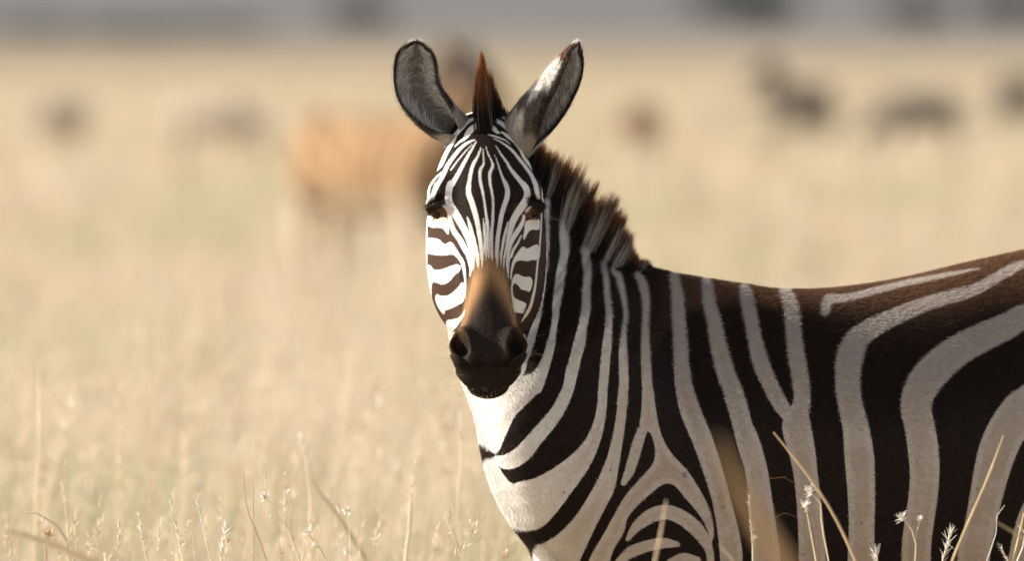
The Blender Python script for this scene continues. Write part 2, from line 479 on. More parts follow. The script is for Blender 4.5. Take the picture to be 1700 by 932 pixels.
bush(1520, 920, 5.0, 2.4, 'small tree on the slope above the grazing striped animal', 7)
bush(1690, 940, 6.0, 3.0, 'dark tree standing alone past the small slope tree', 8)

# ------------------------------------------------------------------ other zebras on the plain
def far_field(up):
    def f(p):
        x, y, z = p[:, 0], p[:, 1], p[:, 2]; ay = np.abs(y); q = np.stack([x, ay, z], 1)
        s = np.interp(x, [-.62, -.5, -.2, .2, .5, .62], [.02, .20, .255, .27, .25, .02])
        c = np.interp(x, [-.62, -.3, .1, .62], [1.02, .98, .97, 1.08]); b = np.interp(x, [-.62, -.45, .1, .45, .62], [.05, .29, .31, .27, .05])
        g = (np.sqrt((y / s) ** 2 + ((z - c) / b) ** 2) - 1) * np.minimum(s, b)
        if up:
            g = smin(g, caps(p, (-.48, 0, 1.05), (-.72, 0, 1.50), .19, .085), .08)
            h0, h1 = (-.70, 0, 1.56), (-1.02, 0, 1.30)
        else:
            g = smin(g, caps(p, (-.48, 0, 1.02), (-.92, 0, .62), .18, .085), .08)
            h0, h1 = (-.92, 0, .60), (-1.06, 0, .18)
        h0, h1 = np.array(h0), np.array(h1)
        g = smin(g, caps(q, h0 + [0, .02, 0], h0 * .6 + h1 * .4 + [0, .02, 0], .085, .08), .04)
        g = smin(g, caps(p, h0 * .5 + h1 * .5, h1, .075, .055), .04)
        e = h0 + np.array([.06 if up else .05, .06, .06]); g = smin(g, caps(q, e, e + [.02 if up else .1, .05, .14 if up else .08], .035, .02), .02)
        for lx, bend in ((-.40, 0), (.44, .06)):
            for (a, b2, ra, rb) in (((lx, .13, .9), (lx + bend, .13, .5), .13, .055), ((lx + bend, .13, .5), (lx, .13, .12), .05, .035), ((lx, .13, .12), (lx - .03, .13, .02), .035, .05)):
                g = smin(g, caps(q, a, b2, ra, rb), .04)
        return g
    return f

M_FAR, N_, L_, out_ = mat_new('far_zebra_coat')
_a = attr(N_, 'tint'); _p = principled(N_, .85, .1)
_tc = N_.new('ShaderNodeTexCoord')
L_.new(mixc(N_, L_, maprange(N_, L_, noise(N_, L_, 30, 4, .6, _tc.outputs['Object']), .4, .7, 0, .3), _a.outputs['Color'], (.12, .08, .05)), _p.inputs['Base Color'])
L_.new(_p.outputs[0], out_.inputs[0])
FAR = {}
def far_mesh(up, brown):
    key = (up, brown)
    if key in FAR: return FAR[key]
    r = np.arange
    V, F = surface_nets(far_field(up), r(-1.25, .75, .025), r(-.36, .36, .025), r(-.05, 1.85, .025))
    V = smooth_verts(V, F, 2)
    ph = V[:, 0] * 52 + np.where(V[:, 0] > .12, (V[:, 0] - .12) * -30 + (1.1 - V[:, 2]) * 26, 0)
    ph = np.where(V[:, 2] < .62, V[:, 2] * 75, ph)
    k = np.clip(.5 + 1.6 * np.sin(ph), 0, 1)[:, None]
    wh = np.array([.62, .51, .38]) if brown == 2 else np.array([.37, .24, .13]) if brown else np.array([.40, .34, .28])
    bk = np.array([.48, .385, .28]) if brown == 2 else np.array([.16, .085, .042]) if brown else np.array([.022, .017, .016])
    c = bk * k + wh * (1 - k)
    if brown:
        pl = np.clip((.86 - V[:, 2]) / .15, 0, 1)[:, None]; c = c * (1 - pl) + np.array([.52, .42, .30]) * pl     # pale belly and legs
    if up:
        hk = (np.clip((-.56 - V[:, 0]) / .12, 0, 1) * np.clip((V[:, 2] - 1.3) / .2, 0, 1))[:, None]; c = c * (1 - hk) + np.array([.05, .038, .032]) * hk
    b = make_mesh('body', V, F, M_FAR, cols=c)
    n = 1400; t = rng.random(n)
    if up: r0 = np.array([-.40, 0, 1.27]); r1 = np.array([-.66, 0, 1.63]); dr = np.array([.11, 0, .08])
    else: r0 = np.array([-.44, 0, 1.22]); r1 = np.array([-.84, 0, .72]); dr = np.array([-.06, 0, .11])
    p = r0 + (r1 - r0) * t[:, None] + np.array([0, 1, 0]) * rng.normal(0, .012, (n, 1))
    q = p + dr * (.7 + .5 * rng.random((n, 1))) + rng.normal(0, .008, (n, 3))
    V2, F2 = ribbons(np.stack([p - dr * .3, .5 * (p + q), q], 1), np.array([.005, .005, .001]), unit(rng.normal(0, 1, (n, 3))))
    mcol = np.where((np.sin(t * 40) > 0)[:, None], np.array([[.05, .03, .02]]), np.array([[.32, .25, .18]]))
    m = make_mesh('mane', V2, F2, M_HAIR, cols=np.repeat(mcol, 6, 0), smooth=False)
    S = 10; tt = np.linspace(0, 1, S)
    cen = np.stack([.60 + .08 * np.sin(tt * 2.2), 0 * tt, 1.16 - .62 * tt], 1); rr = np.interp(tt, [0, .5, .6, .8, 1], [.035, .02, .03, .04, .01])
    a = np.linspace(0, 2 * math.pi, 8, endpoint=False)
    Vt = (cen[:, None] + rr[:, None, None] * np.stack([np.cos(a), np.sin(a), 0 * a], -1)[None]).reshape(-1, 3)
    i, j = np.meshgrid(np.arange(S - 1), np.arange(8), indexing='ij'); i, j = i.ravel(), j.ravel(); jn = (j + 1) % 8
    tl = make_mesh('tail', Vt, np.stack([i * 8 + j, i * 8 + jn, (i + 1) * 8 + jn, (i + 1) * 8 + j], 1), M_FAR, cols=np.full((len(Vt), 3), .06))
    for o in (b, m, tl): COL.objects.unlink(o)
    FAR[key] = (b, m, tl)
    return FAR[key]

def far_zebra(px, d, heading, up, brown, label, scale=1.0):
    X = (px - 850) * d / 20000
    root = empty('zebra', (X, d - D, 0), math.radians(heading)); root.scale = (scale,) * 3
    tag(root, label, 'zebra', 'other zebras grazing on the plain')
    for src in far_mesh(up, brown):
        c = src.copy(); COL.objects.link(c); c.parent = root; c.matrix_parent_inverse.identity()
far_zebra(632, 70, 137, True, True, 'brown blurred zebra with raised dark head, standing behind the sharp one')
far_zebra(1328, 165, 40, True, False, 'dark blurred zebra with raised neck out on the plain', .90)
far_zebra(1530, 165, 8, False, False, 'long low dark zebra with head down in the pale grass', .82)
far_zebra(1690, 200, 60, False, False, 'dim grazing zebra beyond the long low one', .9)
far_zebra(1062, 150, 75, False, True, 'small brown zebra seen end on, out on the plain behind the mane', .74)
far_zebra(345, 155, 170, False, 2, 'faint small pale brown zebra grazing sideways, past the brown one', .76)
far_zebra(105, 160, 60, False, 2, 'faint small brown zebra seen end on, alone past the sideways grazer', .74)

# ------------------------------------------------------------------ the zebra: stripe drawing
# strokes are measured on enlarged views of the photograph; each view maps back to photo pixels
VIEWS = {'A': (690, 180, 7.391), 'B': (690, 300, 7.391), 'C': (690, 420, 7.391), 'D': (720, 530, 6.655),
         'H': (860, 420, 4.2375), 'K': (760, 620, 2.987), 'L': (980, 620, 2.987),
         'N': (1220, 420, 3.5417), 'O': (1220, 670, 3.5417), 'P': (0, 0, 1.0)}
def pts(*args):
    r = []
    for v, lst in zip(args[::2], args[1::2]):
        x0, y0, s = VIEWS[v]
        for t in lst:
            r.append((x0 + t[0] / s, y0 + t[1] / s) + ((t[2] / s,) if len(t) > 2 else ()))
    return r

class StripeMap:
    """signed distance in photo pixels to the nearest white edge, negative on white"""
    CL = 14.0
    def __init__(s, x0, y0, x1, y1, res):
        s.x0, s.y0, s.res = x0, y0, res
        s.xs = np.arange(x0, x1, res); s.ys = np.arange(y0, y1, res)
        s.d = np.full((len(s.ys), len(s.xs)), s.CL)
    def _win(s, ax, ay, bx, by):
        i0 = max(int((ax - s.CL - s.x0) / s.res), 0); i1 = min(int((bx + s.CL - s.x0) / s.res) + 2, len(s.xs))
        j0 = max(int((ay - s.CL - s.y0) / s.res), 0); j1 = min(int((by + s.CL - s.y0) / s.res) + 2, len(s.ys))
        return i0, i1, j0, j1
    def _apply(s, d, w, white):
        i0, i1, j0, j1 = w
        if white: s.d[j0:j1, i0:i1] = np.minimum(s.d[j0:j1, i0:i1], d)
        else: s.d[j0:j1, i0:i1] = np.maximum(s.d[j0:j1, i0:i1], -d)
    def stroke(s, *args, white=True):
        p = np.array(pts(*args)); n = len(p)
        # smooth the drawn line
        q = np.linspace(0, n - 1, (n - 1) * 4 + 1)
        p = cr(np.arange(n), p, q)
        for (ax, ay, ar), (bx, by, br) in zip(p[:-1], p[1:]):
            r = max(ar, br)
            w = s._win(min(ax, bx) - r, min(ay, by) - r, max(ax, bx) + r, max(ay, by) + r)
            i0, i1, j0, j1 = w
            if i1 <= i0 or j1 <= j0: continue
            X, Y = np.meshgrid(s.xs[i0:i1], s.ys[j0:j1])
            dx, dy = bx - ax, by - ay
            t = np.clip(((X - ax) * dx + (Y - ay) * dy) / max(dx * dx + dy * dy, 1e-9), 0, 1)
            s._apply(np.hypot(X - ax - t * dx, Y - ay - t * dy) - (ar + t * (br - ar)), w, white)
    def poly(s, *args, white=True):
        p = np.array([t[:2] for t in pts(*args)])
        for _ in range(2):      # round the corners
            nx_ = np.roll(p, -1, 0); p = np.stack([.78 * p + .22 * nx_, .22 * p + .78 * nx_], 1).reshape(-1, 2)
        w = s._win(p[:, 0].min(), p[:, 1].min(), p[:, 0].max(), p[:, 1].max())
        i0, i1, j0, j1 = w
        if i1 <= i0 or j1 <= j0: return
        X, Y = np.meshgrid(s.xs[i0:i1], s.ys[j0:j1])
        d = np.full(X.shape, 1e9); ins = np.zeros(X.shape, bool)
        for a, b in zip(p, np.roll(p, -1, 0)):
            e = b - a
            t = np.clip(((X - a[0]) * e[0] + (Y - a[1]) * e[1]) / max(e @ e, 1e-9), 0, 1)
            d = np.minimum(d, np.hypot(X - a[0] - t * e[0], Y - a[1] - t * e[1]))
            if abs(e[1]) > 1e-9:
                ins ^= ((a[1] > Y) != (b[1] > Y)) & (X < e[0] * (Y - a[1]) / e[1] + a[0])
        s._apply(np.where(ins, -d, d), w, white)
    def sample(s, x, y):
        fx = np.clip((x - s.x0) / s.res, 0, len(s.xs) - 1.001); fy = np.clip((y - s.y0) / s.res, 0, len(s.ys) - 1.001)
        i = fx.astype(int); j = fy.astype(int); a = fx - i; b = fy - j
        d = s.d
        return (d[j, i] * (1-a) * (1-b) + d[j, i+1] * a * (1-b) + d[j+1, i] * (1-a) * b + d[j+1, i+1] * a * b)

HM = StripeMap(640, 150, 960, 700, 0.5)      # face
st, po = HM.stroke, HM.poly
# forehead, left of the middle
st('A', [(735,115,14),(640,160,24),(560,240,25),(500,310,24),(430,372,20),(380,410,20),(330,470,24),(270,560,26),(215,660,26),(160,760,27),(118,860,24)], 'B', [(100,20,22),(98,150,28),(120,280,30)])
st('A', [(490,340,16),(460,400,22),(400,500,24),(350,600,24),(310,690,24),(230,770,22),(180,830,20),(152,930,20)], 'B', [(160,60,24),(150,150,24),(155,250,30)])
st('A', [(720,385,8),(640,420,16),(560,480,19),(490,560,22),(430,640,22),(380,720,24),(348,800,26),(310,870,27),(270,930,30)], 'B', [(258,60,34),(222,150,26),(200,270,22)])
st('A', [(335,775,8),(260,840,13),(195,920,14)], 'B', [(185,60,12)])
st('A', [(690,440,4),(600,540,7),(520,635,7),(430,755,8)])
st('A', [(740,410,9),(690,500,14),(620,620,20),(560,730,22),(500,840,27),(445,930,34)], 'B', [(428,40,42),(408,120,40),(402,230,44),(430,310,46),(490,410,46),(560,530,44),(620,650,40),(668,780,32),(698,931,24)], 'C', [(703,90,20),(706,160,13),(703,215,4)])
st('A', [(800,480,7),(760,590,15),(710,680,22),(676,790,22),(655,930,24)], 'B', [(654,40,28),(650,150,32),(690,270,34),(730,400,32),(760,530,28),(785,680,26),(805,820,23),(812,931,20)], 'C', [(815,70,16),(816,140,11),(815,190,3)])
st('A', [(825,500,5),(835,620,10),(830,690,14),(792,760,19),(790,860,19),(800,930,20)], 'B', [(806,60,18),(830,180,15),(850,300,13),(862,400,15),(880,520,17),(886,650,14),(890,800,12),(895,931,10)], 'C', [(899,50,5)])
st('A', [(755,195,24),(690,250,36),(640,310,33),(600,370,20),(540,410,12),(480,468,6)])
st('A', [(410,290,14),(340,370,15),(300,460,15),(250,540,12)])
st('A', [(185,330,30),(190,430,38),(215,540,26)])
st('A', [(700,45,10),(620,80,12),(560,120,12)])
# forehead, right of the middle
st('A', [(860,460,4),(890,560,8),(930,640,10),(945,710,18),(910,800,19),(915,930,15)], 'B', [(915,40,16),(935,140,15),(950,240,16),(950,350,15),(945,500,17),(932,650,18),(932,800,18),(936,931,15)], 'C', [(940,60,13),(940,110,4)])
st('A', [(970,570,4),(1010,680,9),(1045,790,12),(1080,880,17),(1100,930,22)], 'B', [(1090,10,24),(1125,100,28),(1122,200,31),(1090,300,29),(1055,420,27),(1032,550,26),(1012,680,25),(1000,800,23),(996,931,20)], 'C', [(1000,60,17),(1000,130,12),(1000,180,4)])
st('A', [(980,450,4),(1040,550,11),(1110,650,15),(1170,750,20),(1250,850,26),(1320,930,30)], 'B', [(1320,40,34),(1362,110,38),(1365,210,42),(1310,310,46),(1240,410,43),(1190,510,40),(1160,620,31),(1132,740,22),(1110,850,16),(1092,931,12)], 'C', [(1086,60,11),(1082,150,8),(1080,200,3)])
st('A', [(960,370,6),(1060,420,10),(1180,510,15),(1270,620,18),(1350,720,20),(1420,820,22),(1465,920,26)], 'B', [(1470,40,27),(1490,130,29),(1515,270,15)])
st('A', [(890,318,6),(1000,350,11),(1100,390,8),(1160,440,3)])
st('A', [(1060,290,10),(1130,340,22),(1210,400,23),(1280,490,20),(1330,600,18),(1400,690,20),(1470,770,20),(1535,870,17),(1560,930,11)], 'B', [(1550,100,8)])
st('A', [(940,125,22),(1050,180,26),(1150,260,29),(1240,350,30),(1330,450,28),(1410,560,25),(1470,670,20),(1520,780,17),(1565,880,12)], 'B', [(1575,40,16),(1575,130,26),(1575,250,28)])
st('A', [(945,50,16),(1040,90,16),(1140,150,20),(1240,240,18),(1320,345,16),(1380,450,14),(1425,560,12)])
st('A', [(865,200,16),(940,230,31),(1000,290,18),(1040,300,5)])
# nose, between
st('B', [(630,440,5),(660,530,18),(690,640,23),(720,760,25),(745,880,25)], 'C', [(755,40,23),(765,130,16),(770,195,4)])
st('B', [(830,460,4),(840,560,14),(850,700,16),(855,850,14)], 'C', [(860,20,10),(862,100,3)])
st('B', [(1130,510,7),(1110,600,14),(1085,700,16),(1065,820,15)], 'C', [(1050,20,14),(1048,90,9),(1050,160,3)])
st('B', [(330,300,12),(375,335,18),(410,410,22),(430,520,28),(470,620,32),(540,720,33),(600,830,35)], 'C', [(645,30,30),(665,120,22),(675,200,14),(668,290,5)])
# left cheek
po('B', [(130,420),(210,450),(260,465),(310,450),(370,450),(400,480),(410,670),(380,650),(340,590),(280,575),(210,580),(160,560),(130,540)])
po('B', [(130,700),(220,705),(290,720),(330,765),(370,785),(420,745),(460,770),(500,840),(555,925)], 'C', [(600,110),(615,250),(622,420),(600,600),(590,420),(600,320),(580,230),(555,130),(520,70),(460,15),(340,35),(200,20),(150,10)])
po('C', [(145,140),(190,160),(225,215),(330,205),(420,165),(520,135),(555,170),(545,220),(480,270),(420,350),(340,395),(280,375),(215,355),(195,390),(192,470),(198,600),(228,720),(280,820),(340,880),(398,906),(330,915),(250,850),(190,750),(150,600),(120,300)])
po('C', [(262,500),(300,530),(380,530),(440,500),(520,430),(575,340),(605,450),(595,600),(520,640),(420,690),(352,710),(352,770),(280,680),(248,600),(240,540)])
po('C', [(370,825),(510,815),(570,760),(610,680),(600,760),(540,850),(480,940),(400,960),(385,900)])
po('D', [(130,30),(300,-20),(240,85),(200,160),(175,250),(150,170)])
st('C', [(128,0,14),(130,200,14),(140,400,14)]); st('B', [(128,500,16),(130,700,16),(128,900,16)])
# right cheek
st('B', [(1330,430,16),(1310,520,24),(1250,620,29),(1190,720,26),(1150,830,20),(1132,925,15)], 'C', [(1125,60,12),(1120,150,10),(1138,300,5)])
st('B', [(1300,670,7),(1250,770,14),(1200,850,16),(1172,931,16)], 'C', [(1152,60,12),(1140,150,9),(1136,250,7),(1136,310,3)])
st('B', [(1440,300,8),(1395,335,13),(1355,385,13)])
po('B', [(1345,500),(1400,480),(1470,480),(1525,470),(1525,590),(1490,610),(1430,595),(1380,630),(1330,740),(1316,700),(1338,590)])
po('B', [(1310,800),(1370,840),(1420,810),(1510,770),(1520,925)], 'C', [(1510,90),(1440,85),(1370,105),(1280,90),(1230,110),(1205,160),(1185,250),(1175,330),(1160,340),(1165,200),(1195,80),(1240,10)])
po('C', [(1205,280),(1240,250),(1330,300),(1405,290),(1440,345),(1420,440),(1395,482),(1350,460),(1300,455),(1260,400),(1215,365),(1192,400),(1190,480),(1200,545),(1260,580),(1310,600),(1365,620),(1340,690),(1320,750),(1260,735),(1205,730),(1185,600),(1170,470),(1180,340)])
po('C', [(1255,400),(1300,455),(1350,460),(1395,482),(1365,618),(1310,600),(1255,578),(1202,545),(1192,480),(1194,400),(1215,367)], white=False)
st('B', [(1545,400,7),(1540,560,8),(1527,750,9),(1515,925,9)], 'C', [(1503,80,10),(1490,200,11),(1472,380,12),(1450,500,15),(1412,650,18),(1362,750,18),(1300,845,5)])

BM = StripeMap(640, 100, 2400, 1200, 1.0)    # neck, shoulder and flank
st, po = BM.stroke, BM.poly
st('B', [(1600,250,30),(1605,430,24),(1605,650,22),(1605,820,22)], 'H', [(195,40,14),(180,200,15),(160,350,18),(130,480,23),(100,580,26),(70,690,26),(40,770,24),(10,870,28)])
st('P', [(960,318,7),(948,345,8),(937,372,9),(936,395,8)], 'H', [(325,0,30),(305,120,31),(287,250,32),(270,370,28),(260,470,22),(247,560,22),(230,650,30),(205,740,33),(165,840,45),(110,930,70)])
po('K', [(-60,-120),(-20,0),(40,110),(180,110),(300,50),(340,0),(455,0),(400,95),(330,165),(280,215),(245,290),(205,390),(180,402),(110,350),(0,200),(-80,60)])
po('P', [(640,420),(800,420),(880,560),(870,640),(760,700),(640,600)])
st('P', [(1010,352,8),(990,385,10),(974,410,9)], 'H', [(470,0,30),(485,120,28),(480,260,28),(475,400,31),(455,520,33),(430,640,42),(405,740,40),(378,840,44)], 'K', [(552,60,28),(530,120,30),(490,195,33),(440,260,36),(380,330,38),(320,400,42),(250,440,38),(190,430,18)])
st('P', [(1030,395,6),(1015,415,7)], 'H', [(600,80,20),(615,180,20),(627,300,22),(637,420,24),(637,520,26),(627,640,32),(616,740,33),(607,850,33),(600,930,34)])
po('K', [(268,555),(300,540),(400,520),(540,430),(640,330),(690,200),(698,40),(745,40),(737,200),(715,320),(660,460),(580,570),(500,680),(430,760),(370,785),(300,780),(262,755),(235,720),(190,640),(150,540),(130,430),(170,425),(190,440),(215,490)])
st('P', [(1048,425,5),(1040,432,5)], 'H', [(665,120,16),(700,170,22),(722,250,21),(742,340,18),(756,430,14),(746,520,15),(740,600,22),(740,700,30),(742,800,32),(745,930,33)], 'K', [(820,90,24),(815,160,26)])
po('K', [(797,40),(790,200),(750,400),(690,540),(620,660),(570,730),(500,800),(430,845),(385,855),(375,908),(400,990),(580,990),(650,830),(720,690),(780,580),(800,450),(832,250),(846,40)])
st('K', [(270,840,10),(320,905,13),(370,960,16)])
st('H', [(840,165,24),(870,210,33),(890,300,31),(897,400,27),(893,520,25),(895,640,30),(900,780,34),(908,930,37)])
po('L', [(258,40),(255,180),(240,270),(265,290),(300,290),(325,380),(315,450),(260,510),(170,610),(110,720),(60,810),(0,910),(-30,990),(85,990),(110,880),(170,790),(180,720),(230,660),(320,580),(370,545),(420,555),(470,620),(540,700),(580,770),(600,850),(615,800),(600,690),(545,580),(480,480),(400,400),(350,310),(325,190),(308,40)])
st('L', [(255,290,24),(235,350,27),(215,420,26),(193,490,24),(165,545,14)])
st('L', [(185,825,10),(230,762,25),(300,710,35),(370,690,35),(440,710,36),(510,760,36),(560,820,30),(590,880,20),(600,960,16)])
st('L', [(140,940,18),(200,890,28),(280,860,28),(360,845,26),(430,850,14)])
st('L', [(390,945,18),(460,915,22),(530,930,18)])
st('H', [(1095,170,30),(1108,230,36),(1120,330,43),(1130,480,48),(1140,620,50),(1147,760,53),(1160,900,58)], 'L', [(462,60,42),(495,185,50),(555,330,50),(605,475,48),(655,650,46),(695,860,55),(700,1000,55)])
st('H', [(1320,210,30),(1332,260,42),(1345,360,46),(1375,480,51),(1400,600,56),(1430,740,61),(1470,880,65)], 'L', [(695,60,46),(722,140,50),(758,270,49),(800,400,57)], 'O', [(62,180,64),(120,370,66),(145,530,68),(168,720,73),(185,920,84),(190,1100,84)])
st('N', [(50,215,26),(65,260,38),(85,350,40),(115,500,42),(150,640,48),(200,760,47),(255,870,46),(300,940,40)])
st('N', [(285,215,26),(300,250,38),(330,340,45),(345,480,46),(360,600,50),(385,740,50),(395,870,49)], 'O', [(375,60,60),(362,140,84),(392,270,78),(418,430,70),(440,640,73),(455,900,78),(460,1100,78)])
st('N', [(528,350,28),(548,285,30),(640,277,23),(760,250,21),(900,215,19),(1050,180,17),(1200,150,14),(1330,122,10),(1440,103,4)])
st('P', [(2000,395,8),(1800,420,8)], 'N', [(1700,78,24),(1610,115,30),(1500,178,30),(1400,232,33),(1280,265,38),(1150,300,40),(1020,350,45),(900,402,50),(800,452,58),(722,510,68),(680,600,78),(665,700,75),(665,800,72),(685,921,72)], 'O', [(712,150,78),(730,300,86),(740,450,83),(745,600,78),(745,750,75),(742,931,78),(742,1100,78)])
st('P', [(2050,470,18),(1850,495,20)], 'N', [(1760,355,66),(1620,425,75),(1480,490,82),(1350,555,86),(1235,635,94),(1140,730,98),(1080,830,94),(1065,921,90)], 'O', [(1085,130,88),(1108,280,90),(1116,420,86),(1105,560,85),(1085,700,85),(1067,850,85),(1065,1100,85)])
st('P', [(2050,560,26),(1850,590,30)], 'O', [(1760,-20,105),(1650,80,112),(1560,240,112),(1510,400,104),(1475,560,95),(1442,720,90),(1405,900,95),(1395,1100,95)])
st('P', [(2050,660,26),(1880,700,28),(1780,770,26),(1715,850,20),(1692,932,18),(1685,1000,20)])
st('P', [(2050,760,26),(1920,820,28),(1850,900,26),(1830,1000,26)])
st('P', [(2050,870,26),(1980,930,28),(1940,1030,26)])
for _k in range(6):
    st('P', [(2140 + 60 * _k, 420, 12), (2120 + 60 * _k, 700, 14), (2080 + 60 * _k, 1000, 14)])

# ------------------------------------------------------------------ the zebra: body form
AX = math.radians(27)
E_AX = np.array([math.cos(AX), math.sin(AX)]); N_AX = np.array([math.sin(AX), -math.cos(AX)])
P0 = np.array([0.228, 0.30])

TR_S = np.array([-0.215, -0.20, -0.16, -0.11, -0.05, 0.01, 0.08, 0.2, 0.32, 0.48, 0.65, 0.8, 0.95, 1.06, 1.13, 1.17])
TR_A = np.array([0.01, 0.07, 0.125, 0.17, 0.20, 0.205, 0.21, 0.235, 0.26, 0.275, 0.265, 0.255, 0.23, 0.17, 0.09, 0.02])
TR_T = np.array([0.98, 1.04, 1.10, 1.16, 1.21, 1.25, 1.27, 1.276, 1.273, 1.288, 1.321, 1.345, 1.345, 1.30, 1.22, 1.12])
TR_B = np.array([0.94, 0.86, 0.80, 0.75, 0.71, 0.69, 0.68, 0.665, 0.66, 0.655, 0.67, 0.71, 0.76, 0.83, 0.93, 1.02])
_q = np.linspace(-0.215, 1.17, 400)
_tA, _tT, _tB = (cr(TR_S, t, _q) for t in (TR_A, TR_T, TR_B))

def f_trunk(p):
    r = p[:, :2] - P0
    s = r @ E_AX; t = r @ N_AX
    a = np.maximum(np.interp(s, _q, _tA), 0.008); T = np.interp(s, _q, _tT); B = np.interp(s, _q, _tB)
    c = 0.5 * (T + B); b = np.maximum(0.5 * (T - B), 0.02)
    z = (p[:, 2] - c) / b
    up = np.clip(z, 0, 1.3)
    ae = a * (1 - 0.34 * up ** 1.6 * np.interp(s, [0.0, 0.5, 1.0], [1.3, 0.55, 0.45]))
    g = np.sqrt((t / ae) ** 2 + z ** 2)
    out = np.maximum(np.maximum(-0.215 - s, s - 1.17), 0)
    f = (g - 1) * np.minimum(ae, b) + out
    sb = 1 / (1 + np.exp(-(np.abs(t) - .08) / .03))                      # only on the flanks
    f = f - .012 * np.exp(-(((s + .01 - .18 * (p[:, 2] - 1.0)) / .085) ** 2 + ((p[:, 2] - 1.02) / .16) ** 2)) * sb      # shoulder
    f = f + .010 * np.exp(-((s - .115 + .15 * (p[:, 2] - 1.0)) / .04) ** 2 - ((p[:, 2] - .98) / .2) ** 2) * sb          # hollow behind it
    f = f + .0016 * np.sin((s + .25 * (p[:, 2] - 1)) * 2 * math.pi / .062) * np.exp(-((s - .36) / .17) ** 2 - ((p[:, 2] - .96) / .14) ** 2) * sb   # ribs
    f = f + .012 * np.exp(-((s - .62) / .07) ** 2 - ((p[:, 2] - 1.12) / .12) ** 2) * sb                                  # before the hip
    return f

# neck: dorsal and ventral points (photo column, photo row, depth), half thickness
NK = [((1165, 575, .36), (968, 985, .14), .165),
      ((1082, 512, .30), (878, 866, .01), .150),
      ((1008, 452, .245), (826, 730, -.04), .122),
      ((938, 384, .19), (772, 600, .02), .094),
      ((872, 282, .14), (775, 470, .00), .080),
      ((828, 215, .09), (782, 370, -.02), .070)]
_d = np.array([unp(*k[0]) for k in NK]); _v = np.array([unp(*k[1]) for k in NK]); _l = np.array([k[2] for k in NK])
_qq = np.linspace(0, 5, 26)
_d = cr(np.arange(6), _d, _qq); _v = cr(np.arange(6), _v, _qq); _l = cr(np.arange(6), _l, _qq)
NC = 0.5 * (_d + _v); ND = 0.5 * (_d - _v); NH = np.linalg.norm(ND, axis=1); ND = ND / NH[:, None]
NT = unit(np.gradient(NC, axis=0)); NL = unit(np.cross(NT, ND)); NTp = np.cross(ND, NL)

_NOFF = (NC * NTp).sum(1)
def f_neck(p):
    out = np.full(len(p), 0.5)
    m = (p[:, 0] < 0.62) & (p[:, 2] > 0.62) & (p[:, 1] < 0.75)
    if not m.any(): return out
    q0 = p[m]
    g = q0 @ NTp.T - _NOFF                      # signed distance to each section plane
    bi = np.clip((g > 0).sum(1) - 1, 0, len(NC) - 2)
    r = np.arange(len(q0)); ga, gb = g[r, bi], g[r, bi + 1]
    bt = np.clip(ga / np.where(np.abs(ga - gb) < 1e-9, 1e-9, ga - gb), 0, 1)
    L1 = lambda a: a[bi] + (a[bi + 1] - a[bi]) * (bt if a.ndim == 1 else bt[:, None])
    q = q0 - L1(NC)
    dd = (q * L1(ND)).sum(1); ll = (q * L1(NL)).sum(1); tt = (q * L1(NTp)).sum(1)
    H = L1(NH); Lh = L1(_l)
    Le = Lh * (1 - 0.42 * np.clip(dd / H, 0, 1.2) ** 1.5)
    gg = np.sqrt((dd / H) ** 2 + (ll / Le) ** 2 + (tt / 0.05) ** 2)
    tau = (bi + bt) / 5.0
    out[m] = (gg - 1) * np.minimum(H, Le) + .0009 * np.sin(tau * 2 * math.pi / .21 + 2.2 * dd / H) * np.clip((tau - 1.3) / .8, 0, 1) * np.clip((dd / H + .62) / .3, 0, 1)
    return out

def body_pt(s, t, z):
    x = P0 + s * E_AX + t * N_AX
    return (x[0], x[1], z)

LEGS = []
for sgn in (1, -1):
    t = 0.115 * sgn
    LEGS.append([(body_pt(-.05, t, .88), .09), (body_pt(-.06, t, .66), .072), (body_pt(-.085, t, .44), .05), (body_pt(-.08, t, .40), .05),
                 (body_pt(-.075, t, .34), .034), (body_pt(-.075, t, .16), .03), (body_pt(-.09, t, .11), .038), (body_pt(-.115, t, .05), .036), (body_pt(-.125, t, .02), .048)])
    t = 0.13 * sgn
    LEGS.append([(body_pt(.93, t, .98), .17), (body_pt(.86, t, .72), .11), (body_pt(.98, t, .52), .06), (body_pt(1.05, t, .46), .05),
                 (body_pt(1.02, t, .36), .036), (body_pt(.99, t, .16), .032), (body_pt(.97, t, .11), .04), (body_pt(.945, t, .05), .036), (body_pt(.93, t, .02), .048)])

def f_legs(p):
    f = np.full(len(p), 1.0)
    for leg in LEGS:
        c = np.mean([k[0] for k in leg], 0)
        m = (np.abs(p[:, 0] - c[0]) < 0.3) & (np.abs(p[:, 1] - c[1]) < 0.3)
        if not m.any(): continue
        g = np.full(m.sum(), 1.0); q = p[m]
        for (a, ra), (b, rb) in zip(leg[:-1], leg[1:]):
            g = smin(g, caps(q, a, b, ra, rb), 0.03)
        f[m] = np.minimum(f[m], g)
    return f

def ell(u, v, w, c, r, rot=0.0):
    x, y, z = u - c[0], v - c[1], w - c[2]
    if rot:
        cs, sn = math.cos(rot), math.sin(rot); x, y = x * cs + y * sn, -x * sn + y * cs
    g = np.sqrt((x / r[0]) ** 2 + (y / r[1]) ** 2 + (z / r[2]) ** 2)
    return (g - 1) * min(r)

# head frame: origin at the poll, v down the face, w out of the face, u across
TH = math.radians(30)
HO = unp(803, 200, 0.02)
HV = unit(np.array([0.020, -math.sin(TH), -math.cos(TH)])); HU = unit(np.array([1.0, 0.03, 0.02]))
HU = unit(HU - (HU @ HV) * HV); HW = np.cross(HU, HV); HW = HW if HW[1] < 0 else -HW
